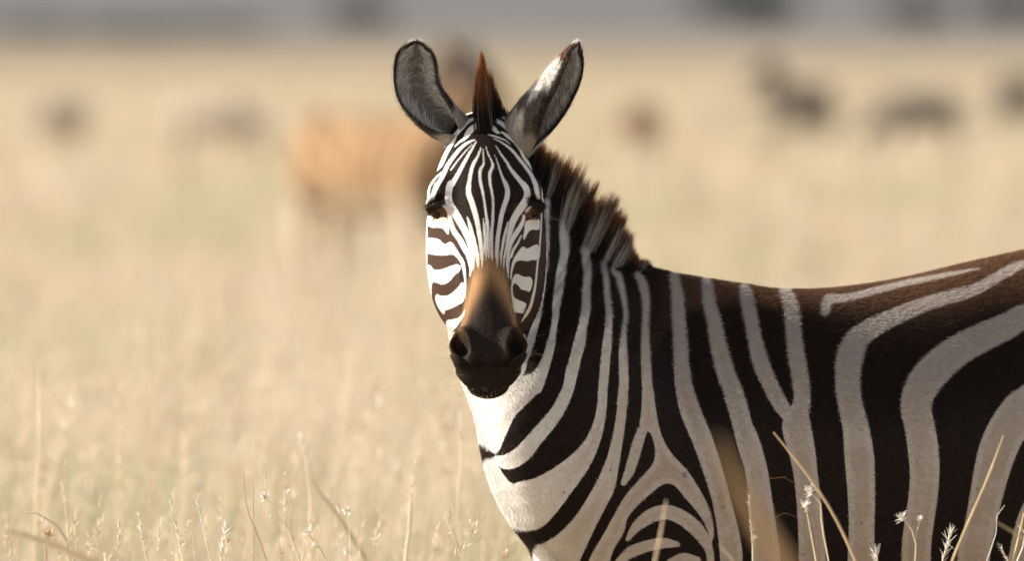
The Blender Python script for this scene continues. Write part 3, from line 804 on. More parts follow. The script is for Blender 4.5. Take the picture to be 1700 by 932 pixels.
#            v,    a,    front, back, taper
HS = np.array([(-.045, .012, -.045, -.06, 0), (-.035, .034, -.028, -.085, .05), (-.01, .056, -.006, -.11, .12), (.04, .079, .010, -.145, .18), (.09, .091, .018, -.175, .18),
      (.14, .092, .020, -.19, .18), (.19, .084, .017, -.19, .25), (.25, .070, .012, -.18, .36), (.31, .058, .007, -.15, .40), (.36, .055, .004, -.12, .34),
      (.40, .060, .004, -.105, .22), (.43, .060, .000, -.095, .12), (.452, .052, -.010, -.088, .10), (.466, .037, -.024, -.082, .1), (.475, .012, -.042, -.066, 0)])
_hq = np.linspace(-.045, .475, 300)
_hs = cr(HS[:, 0], HS[:, 1:], _hq)

def head_uvw(p):
    q = p - HO
    return q @ HU, q @ HV, q @ HW

def f_head(p):
    u, v, w = head_uvw(p)
    au = np.abs(u)
    a, fr, bk, tp = (np.interp(v, _hq, _hs[:, k]) for k in range(4))
    a = np.maximum(a, .006)
    c = 0.5 * (fr + bk); b = np.maximum(0.5 * (fr - bk), .006)
    z = (w - c) / b
    ae = a * (1 - tp * np.clip(z * 0.5 + 0.5, 0, 1))
    n = 2.5
    g = ((au / ae) ** n + np.abs(z) ** n) ** (1 / n)
    f = (g - 1) * np.minimum(ae, b) + np.maximum(np.maximum(-.045 - v, v - .475), 0)
    f = smin(f, ell(au, v, w, (.050, .195, -.120), (.047, .125, .082)), .03)          # jowl
    f = smin(f, ell(au, v, w, (.072, .132, -.022), (.024, .036, .028)), .02)          # brow
    f = smin(f, ell(au, v, w, (.041, .422, -.014), (.024, .036, .028)), .012)         # nostril wing
    f = smin(f, ell(u, v, w, (0, .446, -.088), (.037, .028, .032)), .005)             # chin
    f = smax(f, -ell(au, v, w, (.0475, .421, .010), (.0135, .028, .036), .36), .005)  # nostril
    vm = .456 - 7.0 * u * u                                                             # mouth line
    f = f + .009 * np.exp(-((v - vm) / .0036) ** 2) * (w > -.11)
    # eye: slit with upper lid above and lower lid below
    f = smax(f, -ell(au, v, w, (.0865, .150, .002), (.017, .0065, .024), .22), .004)
    f = smin(f, ell(au, v, w, (.081, .1430, -.014), (.018, .0045, .016), .22), .005)
    f = smin(f, ell(au, v, w, (.081, .160, -.016), (.019, .005, .016), -.1), .006)
    return f

def f_body(p):
    f = smin(f_trunk(p), f_neck(p), 0.07)
    low = p[:, 2] < 1.16
    if low.any():
        f = f.copy(); f[low] = smin(f[low], f_legs(p[low]), 0.05)
    return f

def f_zebra(p):
    f = f_body(p)
    m = (p[:, 0] < 0.16) & (p[:, 2] > 1.0) & (p[:, 1] < 0.26)
    if m.any(): f[m] = smin(f[m], f_head(p[m]), 0.018)
    return f

def build_main_zebra():
    root = empty('zebra', (*body_pt(0.4, 0, 0)[:2], 0.0))
    tag(root, 'sharp black and white zebra in tall grass, head turned to face the viewer', 'zebra')
    seg = lambda a, b, st: np.arange(a, b, st)
    xs = np.concatenate([seg(-.20, .085, .0024), seg(.085, .95, .0048), seg(.95, 1.6, .011)])
    ys = np.concatenate([seg(-.36, .06, .003), seg(.06, .5, .005), seg(.5, 1.15, .009)])
    zs = np.concatenate([seg(-.03, .72, .011), seg(.72, 1.1, .005), seg(1.1, 1.64, .0026)])
    V, F = surface_nets(f_zebra, xs, ys, zs)
    V = smooth_verts(V, F, 2)
    fh = np.full(len(V), 1.0); m = (V[:, 0] < 0.2) & (V[:, 2] > 1.0) & (V[:, 1] < .3)
    fh[m] = f_head(V[m])
    fb = f_body(V)
    is_head = fh < fb
    x, y = proj(V)
    sd = np.where(is_head, HM.sample(x, y), BM.sample(x, y))
    # legs: level bands
    leg = np.clip((0.74 - V[:, 2]) / 0.06, 0, 1)
    band = 9 * np.sin(V[:, 2] * 2 * math.pi / 0.085 + 3 * V[:, 0]) + 1.5
    sd = sd * (1 - leg) + band * leg
    hoof = np.clip((0.075 - V[:, 2]) / 0.01, 0, 1); sd = sd + hoof * 30
    u, v, w = head_uvw(V)
    ss = lambda t: np.clip(t, 0, 1) ** 2 * (3 - 2 * np.clip(t, 0, 1))
    # dark muzzle and the rusty patch above it, in face coordinates
    edge = np.interp(np.abs(u - .004), [0, .03, .05, .07, .09], [.282, .318, .368, .395, .41])
    muz = ss((v - edge + .012) / .095) * is_head
    edge2 = np.interp(np.abs(u - .004), [0, .025, .042, .055, .07], [.222, .240, .296, .365, .41])
    ora = .85 * ss((v - edge2 + .006 * np.sin(u * 900 + v * 160)) / .085) * is_head
    # dark rims round the eyes
    for s in (-1, 1):
        e = ((s * u - .087) / .018) ** 2 + ((v - .157) / .008) ** 2
        muz = np.maximum(muz, ss((1.5 - e) / .6) * is_head * (w > -.05) * 0.95)
        e = ((s * u - .081) / .018) ** 2 + ((v - .170) / .007) ** 2
        ora = np.maximum(ora, ss((1.4 - e) / .6) * is_head * (w > -.045) * 0.18)
    dust_shade = np.where(is_head, 0.05, np.clip((x - 905) / 150, 0, 1) * 0.85)  # whites dulled from the chest back: dust plus painted-in shade
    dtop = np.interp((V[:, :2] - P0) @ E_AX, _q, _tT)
    brown = np.where(is_head & (np.abs(u) > .045) & (v > .16), 0.32, 0.05 + .9 * ss(1.15 - (dtop - V[:, 2]) / np.interp(x, [1100, 1350, 1700], [.02, .045, .095])) * ss((x - 1060) / 120))  # brown cheek bars; along the back, brown-tipped hair warmed to look sunlit
    au = np.abs(u)
    cav = ss((.0015 - ell(au, v, w, (.0475, .421, .006), (.0130, .027, .034), .36)) / .004) * is_head  # nostril hollow painted near black, standing in for its shade
    wr = ss((v - .375) / .03) * ss((.046 - np.abs(u - .003)) / .012) * is_head
    lip_lit = .75 * ss((au - .018) / .014) * ss((v - .432) / .012) * ss((.462 - 6 * u * u - v) / .006) * ss((.06 - au) / .01) * is_head  # upper lip edges lightened, a lit look put into the colour
    A = dict(nostril_shade=cav, lip_lit=lip_lit, wrinkle=wr, stripe=sd, muzzle=muz, orange=ora * (1 - muz), dust_shade=dust_shade, brown=brown)
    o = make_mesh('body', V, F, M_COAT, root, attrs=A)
    return root, V, F, A, is_head
ZR, ZV, ZF, ZA, ZHEAD = build_main_zebra()
ZN = vnormals(ZV, ZF)

# ------------------------------------------------------------------ ears (part of the body form, thin cups)
def spline(pts_, n):
    p = np.asarray(pts_, float)
    return cr(np.linspace(0, 1, len(p)), p, np.linspace(0, 1, n))

def ear(name, path, open_dir, radii, angles, depth, seed, label_tip):
    r_ = np.random.default_rng(seed)
    n, mq = 44, 37
    C = spline([unp(*p) for p in path], n)
    T = unit(np.gradient(C, axis=0)); o = unit(np.array(open_dir))
    Od = unit(o - (T @ o)[:, None] * T); Sd = np.cross(T, Od)
    pp = np.linspace(0, 1, n)
    R = np.interp(pp, *zip(*radii)); R = np.convolve(np.pad(R, 2, 'edge'), np.ones(5) / 5, 'valid'); R[-1] = radii[-1][1]
    Phi = np.radians(np.interp(pp, *zip(*angles)))
    q = np.linspace(-1, 1, mq)
    th = Phi[:, None] * q[None, :]
    def shell(k, off):
        Rr = (R * k)[:, None] - off
        ed = 1 + 0.05 * np.sin(7 * pp + 1)[:, None] * q[None, :] ** 2
        return (C[:, None, :] - Od[:, None, :] * (np.cos(th) * Rr * depth)[..., None] + Sd[:, None, :] * (np.sin(th) * Rr * ed)[..., None])
    thick = 0.0045 * (1 - 0.5 * np.abs(q)[None, :] ** 4) * np.ones((n, 1))
    out_, in_ = shell(1.0, 0.0), shell(1.0, thick)
    V = np.concatenate([out_.reshape(-1, 3), in_.reshape(-1, 3)])
    g = lambda i, j: i * mq + j
    I, J = np.meshgrid(np.arange(n - 1), np.arange(mq - 1), indexing='ij'); I, J = I.ravel(), J.ravel()
    Fo = np.stack([g(I, J), g(I, J + 1), g(I + 1, J + 1), g(I + 1, J)], 1)
    Fi = Fo[:, ::-1] + n * mq
    k = np.arange(n - 1)
    rim = [np.stack([g(k, j), g(k + 1, j), g(k + 1, j) + n * mq, g(k, j) + n * mq], 1) for j in (0, mq - 1)]
    k = np.arange(mq - 1)
    rim.append(np.stack([g(n - 1, k), g(n - 1, k + 1), g(n - 1, k + 1) + n * mq, g(n - 1, k) + n * mq], 1))
    F = np.concatenate([Fo, Fi] + rim)
    P_, Q_ = np.meshgrid(pp, q, indexing='ij')
    Wt = np.array([.58, .53, .47]); Bk = np.array([.022, .012, .008]); Gr = np.array([.60, .55, .49])
    ss = lambda t: (np.clip(t, 0, 1) ** 2 * (3 - 2 * np.clip(t, 0, 1)))[..., None]
    nz = 0.08 * np.sin(9 * Q_ + 3) + 0.05 * np.sin(23 * Q_)
    co = Wt * np.ones(P_.shape + (1,))
    b0 = ss((.36 - P_ + nz) / .2) * .75
    co = co * (1 - b0) + np.array([.26, .215, .18]) * b0
    d1 = ss((P_ - .18 + nz * .6) / .06) * ss((.46 - P_ + nz) / .06) * 0.92
    co = co * (1 - d1) + np.array([.045, .03, .022]) * d1
    d2 = ss((P_ - .74 + nz * .3) / .03) * ss((.945 - P_) / .02)
    co = co * (1 - d2) + np.array([.11, .045, .02]) * d2
    rimk = ss((np.abs(Q_) - .82) / .08) * ss((P_ - .16) / .1) * ss((.955 - P_) / .02)
    co = co * (1 - rimk) + Bk * rimk
    ci = Gr * np.ones(P_.shape + (1,))
    core = ss((.62 - np.abs(Q_)) / .5) * ss((.9 - P_) / .2) * .62
    ci = ci * (1 - core) + np.array([.035, .03, .022]) * core
    rk = ss((np.abs(Q_) - .76) / .08) * ss((P_ - .14) / .1)
    ci = ci * (1 - rk) + Bk * rk
    ti = ss((P_ - .87) / .05)
    ci = ci * (1 - ti) + np.array([.03, .016, .01]) * ti
    cols = np.concatenate([co.reshape(-1, 3), ci.reshape(-1, 3)])
    eo = make_mesh('ear', V, F, M_EARSKIN, ZR, cols=cols)
    # long pale hairs lying across the cup, short fringe on the rim
    nh = 3600
    a = r_.random(nh) * .80 + .06; sgn = np.where(r_.random(nh) < .55, 1, -1)
    qq = sgn * (1 - r_.random(nh) ** 1.3 * .75)
    def at(Pv, Qv, lift):
        i = np.clip(Pv, 0, 1) * (n - 1); i0 = np.clip(i.astype(int), 0, n - 2); f = (i - i0)[:, None]
        L1 = lambda A: A[i0] * (1 - f) + A[i0 + 1] * f
        Rr = (np.interp(Pv, pp, R) - lift); t = np.interp(Pv, pp, Phi) * Qv
        return L1(C) - L1(Od) * (np.cos(t) * Rr * depth)[:, None] + L1(Sd) * (np.sin(t) * Rr)[:, None]
    ln = (.25 + .4 * r_.random(nh))
    paths = []
    for k in range(5):
        t = k / 4
        paths.append(at(a + (.04 + .10 * ln) * t + .015 * np.sin(a * 60) * t, qq - sgn * ln * t * .8, .004 + .007 * np.sin(t * 2.6) * (1 + r_.random(nh) * .6)))
    paths = np.stack(paths, 1) + r_.normal(0, .0006, (nh, 5, 3)) * np.linspace(0, 1, 5)[None, :, None]
    side = unit(np.cross(paths[:, -1] - paths[:, 0], np.array([0, -1., 0])[None] + r_.normal(0, .35, (nh, 3))))
    V, F = ribbons(paths, np.array([.5, .5, .42, .3, .1]) * .001, side)
    tone = (.45 + .7 * r_.random(nh) ** 1.5) * np.where(np.abs(qq) < .5, .55, 1)
    base = np.array([.80, .74, .66])[None] * tone[:, None]
    dark = np.array([.03, .022, .016])
    rt = np.clip((np.abs(qq) - .88) / .05, 0, 1)[:, None]
    cc = np.stack([base * (1 - rt) + dark * rt] + [base] * 4, 1)
    cc = np.repeat(cc[:, :, None, :], 2, 2).reshape(-1, 3)
    make_mesh('ear_hair', V, F, M_HAIR, eo, cols=cc, smooth=False)
    # soft fuzz outside
    nf = 5000
    a = r_.random(nf); qq = r_.random(nf) * 2 - 1
    p0 = at(a, qq, 0.0); nrm = unit(p0 - at(a, qq, .01)); tip = unit(at(np.minimum(a + .05, 1.0), qq, 0) - p0 + 1e-6)
    L_ = (.004 + .004 * r_.random(nf))[:, None]
    d = unit(tip * .9 + nrm * .45 + r_.normal(0, .2, (nf, 3)))
    P3 = np.stack([p0, p0 + d * L_ * .6, p0 + d * L_ + tip * L_ * .1], 1)
    V, F = ribbons(P3, np.array([.35, .28, .08]) * .001, unit(np.cross(d, nrm)))
    ii = np.clip((a * (n - 1)).astype(int), 0, n - 1); jj = np.clip(((qq + 1) / 2 * (mq - 1)).astype(int), 0, mq - 1)
    c = co[ii, jj] * (.7 + .5 * r_.random((nf, 1)))
    make_mesh('ear_fuzz', V, F, M_FUR, eo, cols=np.repeat(c, 6, 0), smooth=False)

ear('ear', [(768, 226, .045), (728, 194, .026), (695, 152, .015), (690, 108, .01), (692, 68, .0)], (-.06, -.99, .05),
    [(0, .030), (.12, .031), (.3, .036), (.5, .0395), (.7, .0385), (.85, .033), (.94, .023), (1, .006)],
    [(0, 178), (.1, 168), (.25, 130), (.45, 108), (.7, 98), (1, 90)], 0.78, 3, '')
ear('ear', [(852, 238, .05), (886, 196, .03), (920, 157, .02), (948, 112, .015), (961, 70, .02)], (.84, -.54, -.05),
    [(0, .034), (.12, .035), (.3, .037), (.5, .036), (.7, .032), (.85, .022), (.94, .014), (1, .004)],
    [(0, 178), (.1, 172), (.25, 150), (.45, 126), (.7, 108), (1, 95)], 1.05, 4, '')

# ------------------------------------------------------------------ mane and forelock
def build_mane():
    rt = [(803, 212, -.005), (806, 200, .02), (818, 196, .05), (838, 216, .085), (860, 254, .115), (895, 318, .145), (933, 380, .185), (970, 426, .215), (1005, 445, .24), (1035, 455, .265), (1066, 464, .295)]
    tp = [(797, 86, .015), (803, 96, .03), (819, 150, .06), (846, 190, .10), (880, 212, .13), (918, 250, .17), (968, 284, .21), (1016, 326, .24), (1044, 372, .26), (1060, 420, .28), (1078, 440, .31)]
    n = 36000
    k = np.linspace(0, 1, 11)
    R_ = np.array([unp(*p) for p in rt]); T_ = np.array([unp(*p) for p in tp])
    # clumps along the crest
    nc = 110
    ck = np.sort(rng.random(nc)); ckl = rng.normal(0, 1, nc)
    a = rng.random(n); ci = np.argmin(np.abs(a[:, None] + rng.normal(0, .004, (n, 1)) - ck[None, :]), 1)
    r0 = cr(k, R_, a); t0 = cr(k, T_, a)
    lat = np.where(a[:, None] < .2, np.array([[1., 0, 0]]), unit(np.array([[.35, -.9, .1]])))
    off = rng.normal(0, 1, n)[:, None] * np.interp(a, [0, .05, .2, .5, 1], [.0045, .005, .008, .010, .007])[:, None]
    nearside = off[:, 0] > 0
    root = r0 + lat * off - (t0 - r0) * .06
    cc_t = cr(k, T_, ck)[ci]
    tip = t0 * .5 + cc_t * .5 + lat * off * .3 + lat * (ckl[ci] * .004)[:, None]
    ln = (.72 + .26 * rng.random(n) + .075 * ckl[ci])
    ln *= np.where(rng.random(n) < .25, .6 + .3 * rng.random(n), 1)
    fr = a < .11; ln[fr] = (.45 + .58 * rng.random(fr.sum()) ** .7)
    tip[fr] = t0[fr] + lat[fr] * off[fr] * .12
    tip = root + (tip - root) * ln[:, None]
    tip += rng.normal(0, 1, (n, 3)) * np.where(fr, .0012, .0030)[:, None]
    mid = .5 * (root + tip) + (lat * off * .35) + rng.normal(0, .0024, (n, 3)); mid[:, 0] -= .004
    S = 6
    t = np.linspace(0, 1, S)[None, :, None]
    P = (1 - t) ** 2 * root[:, None] + 2 * t * (1 - t) * mid[:, None] + t * t * tip[:, None]
    side = unit(np.cross(tip - root, np.array([[0, 1., 0]]) + rng.normal(0, .6, (n, 3))))
    V, F = ribbons(P, np.array([.34, .37, .34, .27, .16, .04]) * .001, side)
    x, y = proj(root)
    sd = BM.sample(x + rng.normal(0, 1.2, n), y + 2)
    white = np.clip(.5 - sd / 3, 0, 1); white[a < .16] = 0
    white[(a > .025) & (a < .05) & (off[:, 0] > .004)] = 1
    white *= np.where(rng.random(n) < .08, 0, 1)
    dk = np.array([.014, .009, .007]); br = np.array([.20, .075, .025]); wt = np.array([.44, .39, .33]); wtip = np.array([.16, .09, .05])
    tt = np.linspace(0, 1, S)
    fl = a < .13
    bm_ = np.clip((tt[None, :] - np.where(fl, .44, .62)[:, None] + rng.normal(0, .07, (n, 1))) / .3, 0, 1)[..., None]
    wm = np.clip((tt[None, :] - (.66 + rng.normal(0, .08, (n, 1)))) / .2, 0, 1)[..., None]
    brn = br[None] * np.where(fl, 1.6, 1.0)[:, None] * (.6 + .8 * rng.random((n, 1)))
    cb = dk * (1 - bm_) + brn[:, None, :] * bm_
    cw = wt * (1 - wm) + wtip * wm
    c = cb * (1 - white[:, None, None]) + cw * white[:, None, None]
    make_mesh('mane', V, F, M_HAIR, ZR, cols=np.repeat(c[:, :, None], 2, 2).reshape(-1, 3), smooth=False)
build_mane()

# ------------------------------------------------------------------ eyes, lashes, whiskers, tail
def hpt(u, v, w): return HO + u * HU + v * HV + w * HW
def build_eyes():
    for s in (-1, 1):
        c = hpt(s * .073, .152, -.024)
        bm = bmesh.new(); bmesh.ops.create_uvsphere(bm, u_segments=32, v_segments=20, radius=.0212)
        V = np.array([v.co[:] for v in bm.verts]) + c
        F = [np.array([[v.index for v in f.verts] for f in bm.faces if len(f.verts) == k]) for k in (3, 4)]
        bm.free()
        e = make_mesh('eye', V, F, M_EYE, ZR)
        n = 70
        t = rng.random(n)
        root = np.array([hpt(s * (.066 + .031 * x),   .1510 - .004 * math.sin(x * 3.1) + .004 * x, .004 - .018 * x * x) for x in t])
        out = np.array([HW * .8 * (1 - x * .5) + s * HU * (.25 + .9 * x) + HV * (.55 + .3 * x) for x in t]) + rng.normal(0, .12, (n, 3))
        L_ = (.007 + .006 * rng.random(n))[:, None]
        m = root + unit(out) * L_ * .55 - HV * .0015; tip = root + unit(out) * L_ + HV * .002
        P = np.stack([root - HW * .002, m, tip], 1)
        V, F = ribbons(P, np.array([.32, .26, .08]) * .001, unit(rng.normal(0, 1, (n, 3))))
        make_mesh('eyelash', V, F, M_HAIR, e, cols=np.tile([[.012, .008, .006]], (len(V), 1)), smooth=False)
build_eyes()

def build_whiskers():
    n = 150
    P = []
    for i in range(n):
        s = -1 if rng.random() < .55 else 1
        kind = rng.random()
        if kind < .75:
            v = .36 + .12 * rng.random(); u = s * (.050 + .012 * rng.random()); w = -.03 - .06 * rng.random()
            if v > .45: u *= .75
            d = s * HU * 1.0 + HV * rng.normal(.1, .3) + HW * rng.normal(.15, .4); L_ = .012 + .03 * rng.random()
        elif kind < .95:
            u = rng.normal(0, .02); v = .47; w = -.06 - .04 * rng.random(); d = HV + HW * rng.normal(.2, .4) + HU * rng.normal(0, .4); L_ = .012 + .018 * rng.random()
        else:
            v = .165 + .02 * rng.random(); u = s * .09; w = -.03; d = s * HU + HV * .35 + HW * .3; L_ = .03 + .03 * rng.random()
        p = hpt(u, v, w); d = unit(d)
        P.append([p, p + d * L_ * .5 - HV * .001, p + d * L_ + HV * .004 * rng.random()])
    P = np.array(P)
    V, F = ribbons(P, np.array([.28, .22, .07]) * .001, unit(rng.normal(0, 1, (n, 3))))
    tag(make_mesh('whiskers', V, F, M_HAIR, ZR, cols=np.tile([[.35, .27, .19]], (len(V), 1)), smooth=False), kind='stuff')
build_whiskers()

def build_tail():
    S = 12; t = np.linspace(0, 1, S)
    c = np.array([body_pt(1.13 + .10 * math.sin(x * 2.0), 0, 1.20 - .72 * x) for x in t])
    r = np.interp(t, [0, .3, .6, .65, .8, 1], [.04, .028, .02, .035, .045, .01])
    a = np.linspace(0, 2 * math.pi, 10, endpoint=False)
    V = (c[:, None] + r[:, None, None] * np.stack([np.cos(a), np.sin(a), 0 * a], -1)[None]).reshape(-1, 3)
    i, j = np.meshgrid(np.arange(S - 1), np.arange(10), indexing='ij'); i, j = i.ravel(), j.ravel(); jn = (j + 1) % 10
    F = np.stack([i * 10 + j, i * 10 + jn, (i + 1) * 10 + jn, (i + 1) * 10 + j], 1)
    make_mesh('tail', V, F, M_HAIR, ZR, cols=np.where(np.repeat(t, 10)[:, None] < .6, .3, .015) * np.ones((1, 3)))
build_tail()

# ------------------------------------------------------------------ short coat hair over what can be seen
def build_coat():
    A4, B4, C4, D4 = (ZV[ZF[:, k]] for k in range(4))
    fc = .25 * (A4 + B4 + C4 + D4); fn = unit(np.cross(C4 - A4, D4 - B4))
    area = .5 * np.linalg.norm(np.cross(C4 - A4, D4 - B4), axis=1)
    x, y = proj(fc)
    vis = (fn[:, 1] < .45) & (x > 640) & (x < 1790) & (y > 150) & (y < 1010)
    hd = ZHEAD[ZF[:, 0]]
    mu = ZA['muzzle'][ZF[:, 0]]
    top = np.clip((np.maximum(fn[:, 2], .9 - np.abs(fn[:, 1])) - .3) / .5, 0, 1)
    dens = area * vis * np.where(hd, 2.6, 1.0) * np.where(~hd, 1 + 2.2 * top, 1.0) * np.where(hd & (mu > .3), 1.5, 1)
    n = 460000
    pick = rng.choice(len(ZF), n, p=dens / dens.sum())
    wv = rng.dirichlet((1, 1, 1, 1), n)
    q = ZF[pick]
    P0_ = (ZV[q] * wv[..., None]).sum(1); Nn = unit((ZN[q] * wv[..., None]).sum(1))
    ga = lambda k: (ZA[k][q] * wv).sum(1)
    h = hd[pick]; mz = ga('muzzle'); og = ga('orange'); du = ga('dust_shade'); bw = ga('brown')
    # lie of the coat
    e3 = np.array([E_AX[0], E_AX[1], -.55])
    flow = np.where(h[:, None], HV[None] * .9 + HU[None] * (np.sign((P0_ - HO) @ HU) * .25)[:, None], e3[None])
    up = (~h) & (P0_[:, 0] < .16)          # neck: hair runs down and back
    flow[up] = np.array([.12, .05, -1.0])
    flow = flow + rng.normal(0, .13, (n, 3))
    fl = unit(flow - (flow * Nn).sum(1)[:, None] * Nn)
    tp = top[pick] * (~h)
    L_ = np.where(h, .0038, .0072) * (.6 + .7 * rng.random(n)); L_ = L_ * (1 + .5 * tp); L_ = np.where(mz > .5, .0042 * (.6 + .7 * rng.random(n)), L_)
    lift = np.where(h, .22, .20 + .50 * tp) + rng.normal(0, .07, n)
    mx_, my_ = proj(P0_ + fl * (L_ * .6)[:, None])
    sd = np.where(h, HM.sample(mx_, my_), BM.sample(mx_, my_)) + rng.normal(0, .9, n)
    d1 = unit(fl + Nn * lift[:, None]); d2 = unit(fl + Nn * (lift * .35)[:, None])
    r = P0_ - Nn * .0006
    P = np.stack([r, r + d1 * (L_ * .55)[:, None], r + d1 * (L_ * .55)[:, None] + d2 * (L_ * .45)[:, None]], 1)
    side = unit(np.cross(fl, Nn) + rng.normal(0, .15, (n, 3)))
    wd = np.where(h, .00028, .00036)
    V, F = ribbons(P, wd[:, None] * np.array([1., .85, .2])[None], side)
    wm = np.clip(.5 - sd / 1.6, 0, 1)[:, None]
    j = rng.random((n, 1))
    W = np.array([.73, .685, .63]) * (1 - du[:, None]) + np.array([.46, .37, .30]) * du[:, None]
    cl_ = .5 + .5 * np.sin(P0_[:, :1] * 310 + 3 * np.sin(P0_[:, 2:] * 90)) * np.sin(P0_[:, 2:] * 200)
    W = W * (.78 + .22 * j + .10 * cl_)
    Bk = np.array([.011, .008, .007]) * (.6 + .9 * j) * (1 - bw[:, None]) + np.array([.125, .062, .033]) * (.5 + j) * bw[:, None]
    Bk = Bk + tp[:, None] * np.array([.022, .010, .004]) * j  # sun-rim brown painted into black hairs on tops and outline
    c = Bk * (1 - wm) + W * wm
    c = c * (1 - og[:, None]) + np.array([.44, .245, .105]) * (.6 + .7 * j) * og[:, None]
    cv = ga('nostril_shade')[:, None]; mz = np.maximum(mz, ga('nostril_shade'))
    lp = ga('lip_lit')[:, None]
    c = c * (1 - mz[:, None]) + (1 - .8 * cv) * (1 + 3 * lp) * np.array([.022, .0155, .012]) * (.35 + 1.5 * j ** 1.5) * mz[:, None]
    o = make_mesh('coat_hair', V, F, M_FUR, ZR, cols=np.repeat(c, 6, 0), smooth=False)
    tag(o, kind='stuff')
build_coat()

# ------------------------------------------------------------------ single stalks in and near focus
M_STALK = hair_material('stalk', .18, .6, .2)
STRAW = np.array([.68, .56, .38]); PALE = np.array([.82, .76, .66]); BRN = np.array([.36, .23, .12])
def tube(P, R, K=6):
    P = np.asarray(P, float); n = len(P)
    T = unit(np.gradient(P, axis=0)); s1 = unit(np.cross(T, [0.1, 1, 0.05])); s2 = np.cross(T, s1)
    a = np.linspace(0, 2 * math.pi, K, endpoint=False)
    V = (P[:, None] + np.asarray(R)[:, None, None] * (np.cos(a)[None, :, None] * s1[:, None] + np.sin(a)[None, :, None] * s2[:, None])).reshape(-1, 3)
    i, j = np.meshgrid(np.arange(n - 1), np.arange(K), indexing='ij'); i, j = i.ravel(), j.ravel(); jn = (j + 1) % K
    return V, np.stack([i * K + j, i * K + jn, (i + 1) * K + jn, (i + 1) * K + j], 1)

def stalk(label, path, Y, r=.0012, head=None, col=STRAW, hcol=PALE, branches=(), seed=0):
    """path: photo points from the tip down to where it leaves the frame; the stalk goes on to the ground"""
    g = np.random.default_rng(seed + 50)
    P = [unp(x, y, Y) for x, y in path]
    lo = P[-1]; dirn = unit(lo - P[-2]) if len(P) > 1 else np.array([0, 0, -1.])
    foot = np.array([lo[0] + dirn[0] * lo[2] * .35, Y + .06 * g.normal(), -.01])
    P = P + [lo * .5 + foot * .5 + [dirn[0] * .05, 0, 0], foot]
    P = np.array(P)
    dist = np.concatenate([[0], np.cumsum(np.linalg.norm(np.diff(P, axis=0), axis=1))])
    Q = cr(dist, P, np.linspace(0, dist[-1], 40)); q = np.linspace(0, dist[-1], 40)
    r = r * .8; col = np.minimum(col * 1.12, .85)
    root = empty('grass_stalk', foot); tag(root, label, 'grass stalk', 'single dry stalks around the sharp zebra')
    V, F = tube(Q, np.interp(q, [0, .06, dist[-1]], [r * .5, r, r * 1.5]))
    c = np.repeat(col[None] * (.9 + .2 * g.random((40, 1))), 6, 0)
    make_mesh('stem', V, F, M_STALK, root, cols=c)
    def tuft(cen, n, L_, spread, w, up):
        d = unit(g.normal(0, spread, (n, 3)) + up)
        l = (L_ * (.6 + .7 * g.random(n)))[:, None]
        return np.stack([cen, cen + d * l * .5 + g.normal(0, .0005, (n, 3)), cen + d * l], 1), w
    if head == 'spike':
        n = 90; t = g.random(n) * .075
        cen = cr(dist, P, t); up = unit(P[0] - P[1])
        R_, w = tuft(cen, n, .009, .28, .0007, up)
    elif head == 'flower':
        n = 46; cen = np.repeat(P[:1], n, 0) + g.normal(0, .0016, (n, 3))
        R_, w = tuft(cen, n, .011, .75, .0010, unit(P[0] - P[1]) * .6 + np.array([0, 0, .3]))
    elif head == 'plume':
        n = 70; t = g.random(n) * .06; cen = cr(dist, P, t)
        R_, w = tuft(cen, n, .016, .35, .0008, unit(P[0] - P[1]))
    if head:
        V, F = ribbons(R_, np.array([.5, 1., .25])[None] * w, unit(g.normal(0, 1, (len(R_), 3))))
        hc = np.repeat(hcol[None] * (.75 + .4 * g.random((len(R_), 1))), 6, 0)
        tag(make_mesh('seed_head', V, F, M_STALK, root, cols=hc, smooth=False), kind='stuff')
    for br in branches:
        B = np.array([unp(x, y, Y) for x, y in br])
        B = cr(np.arange(len(B)), B, np.linspace(0, len(B) - 1, 12))
        V, F = tube(B, np.linspace(r * .45, r * .7, 12), 5)
        b = make_mesh('side_branch', V, F, M_STALK, root, cols=np.tile(col, (len(V), 1)))
        if head:
            n = 22; R_, w = tuft(np.repeat(B[:1], n, 0), n, .008, .8, .0009, unit(B[0] - B[1]))
            V, F = ribbons(R_, np.array([.5, 1., .25])[None] * w, unit(g.normal(0, 1, (n, 3))))
            tag(make_mesh('seed_tuft', V, F, M_STALK, b, cols=np.tile(hcol, (len(V), 1)), smooth=False), kind='stuff')

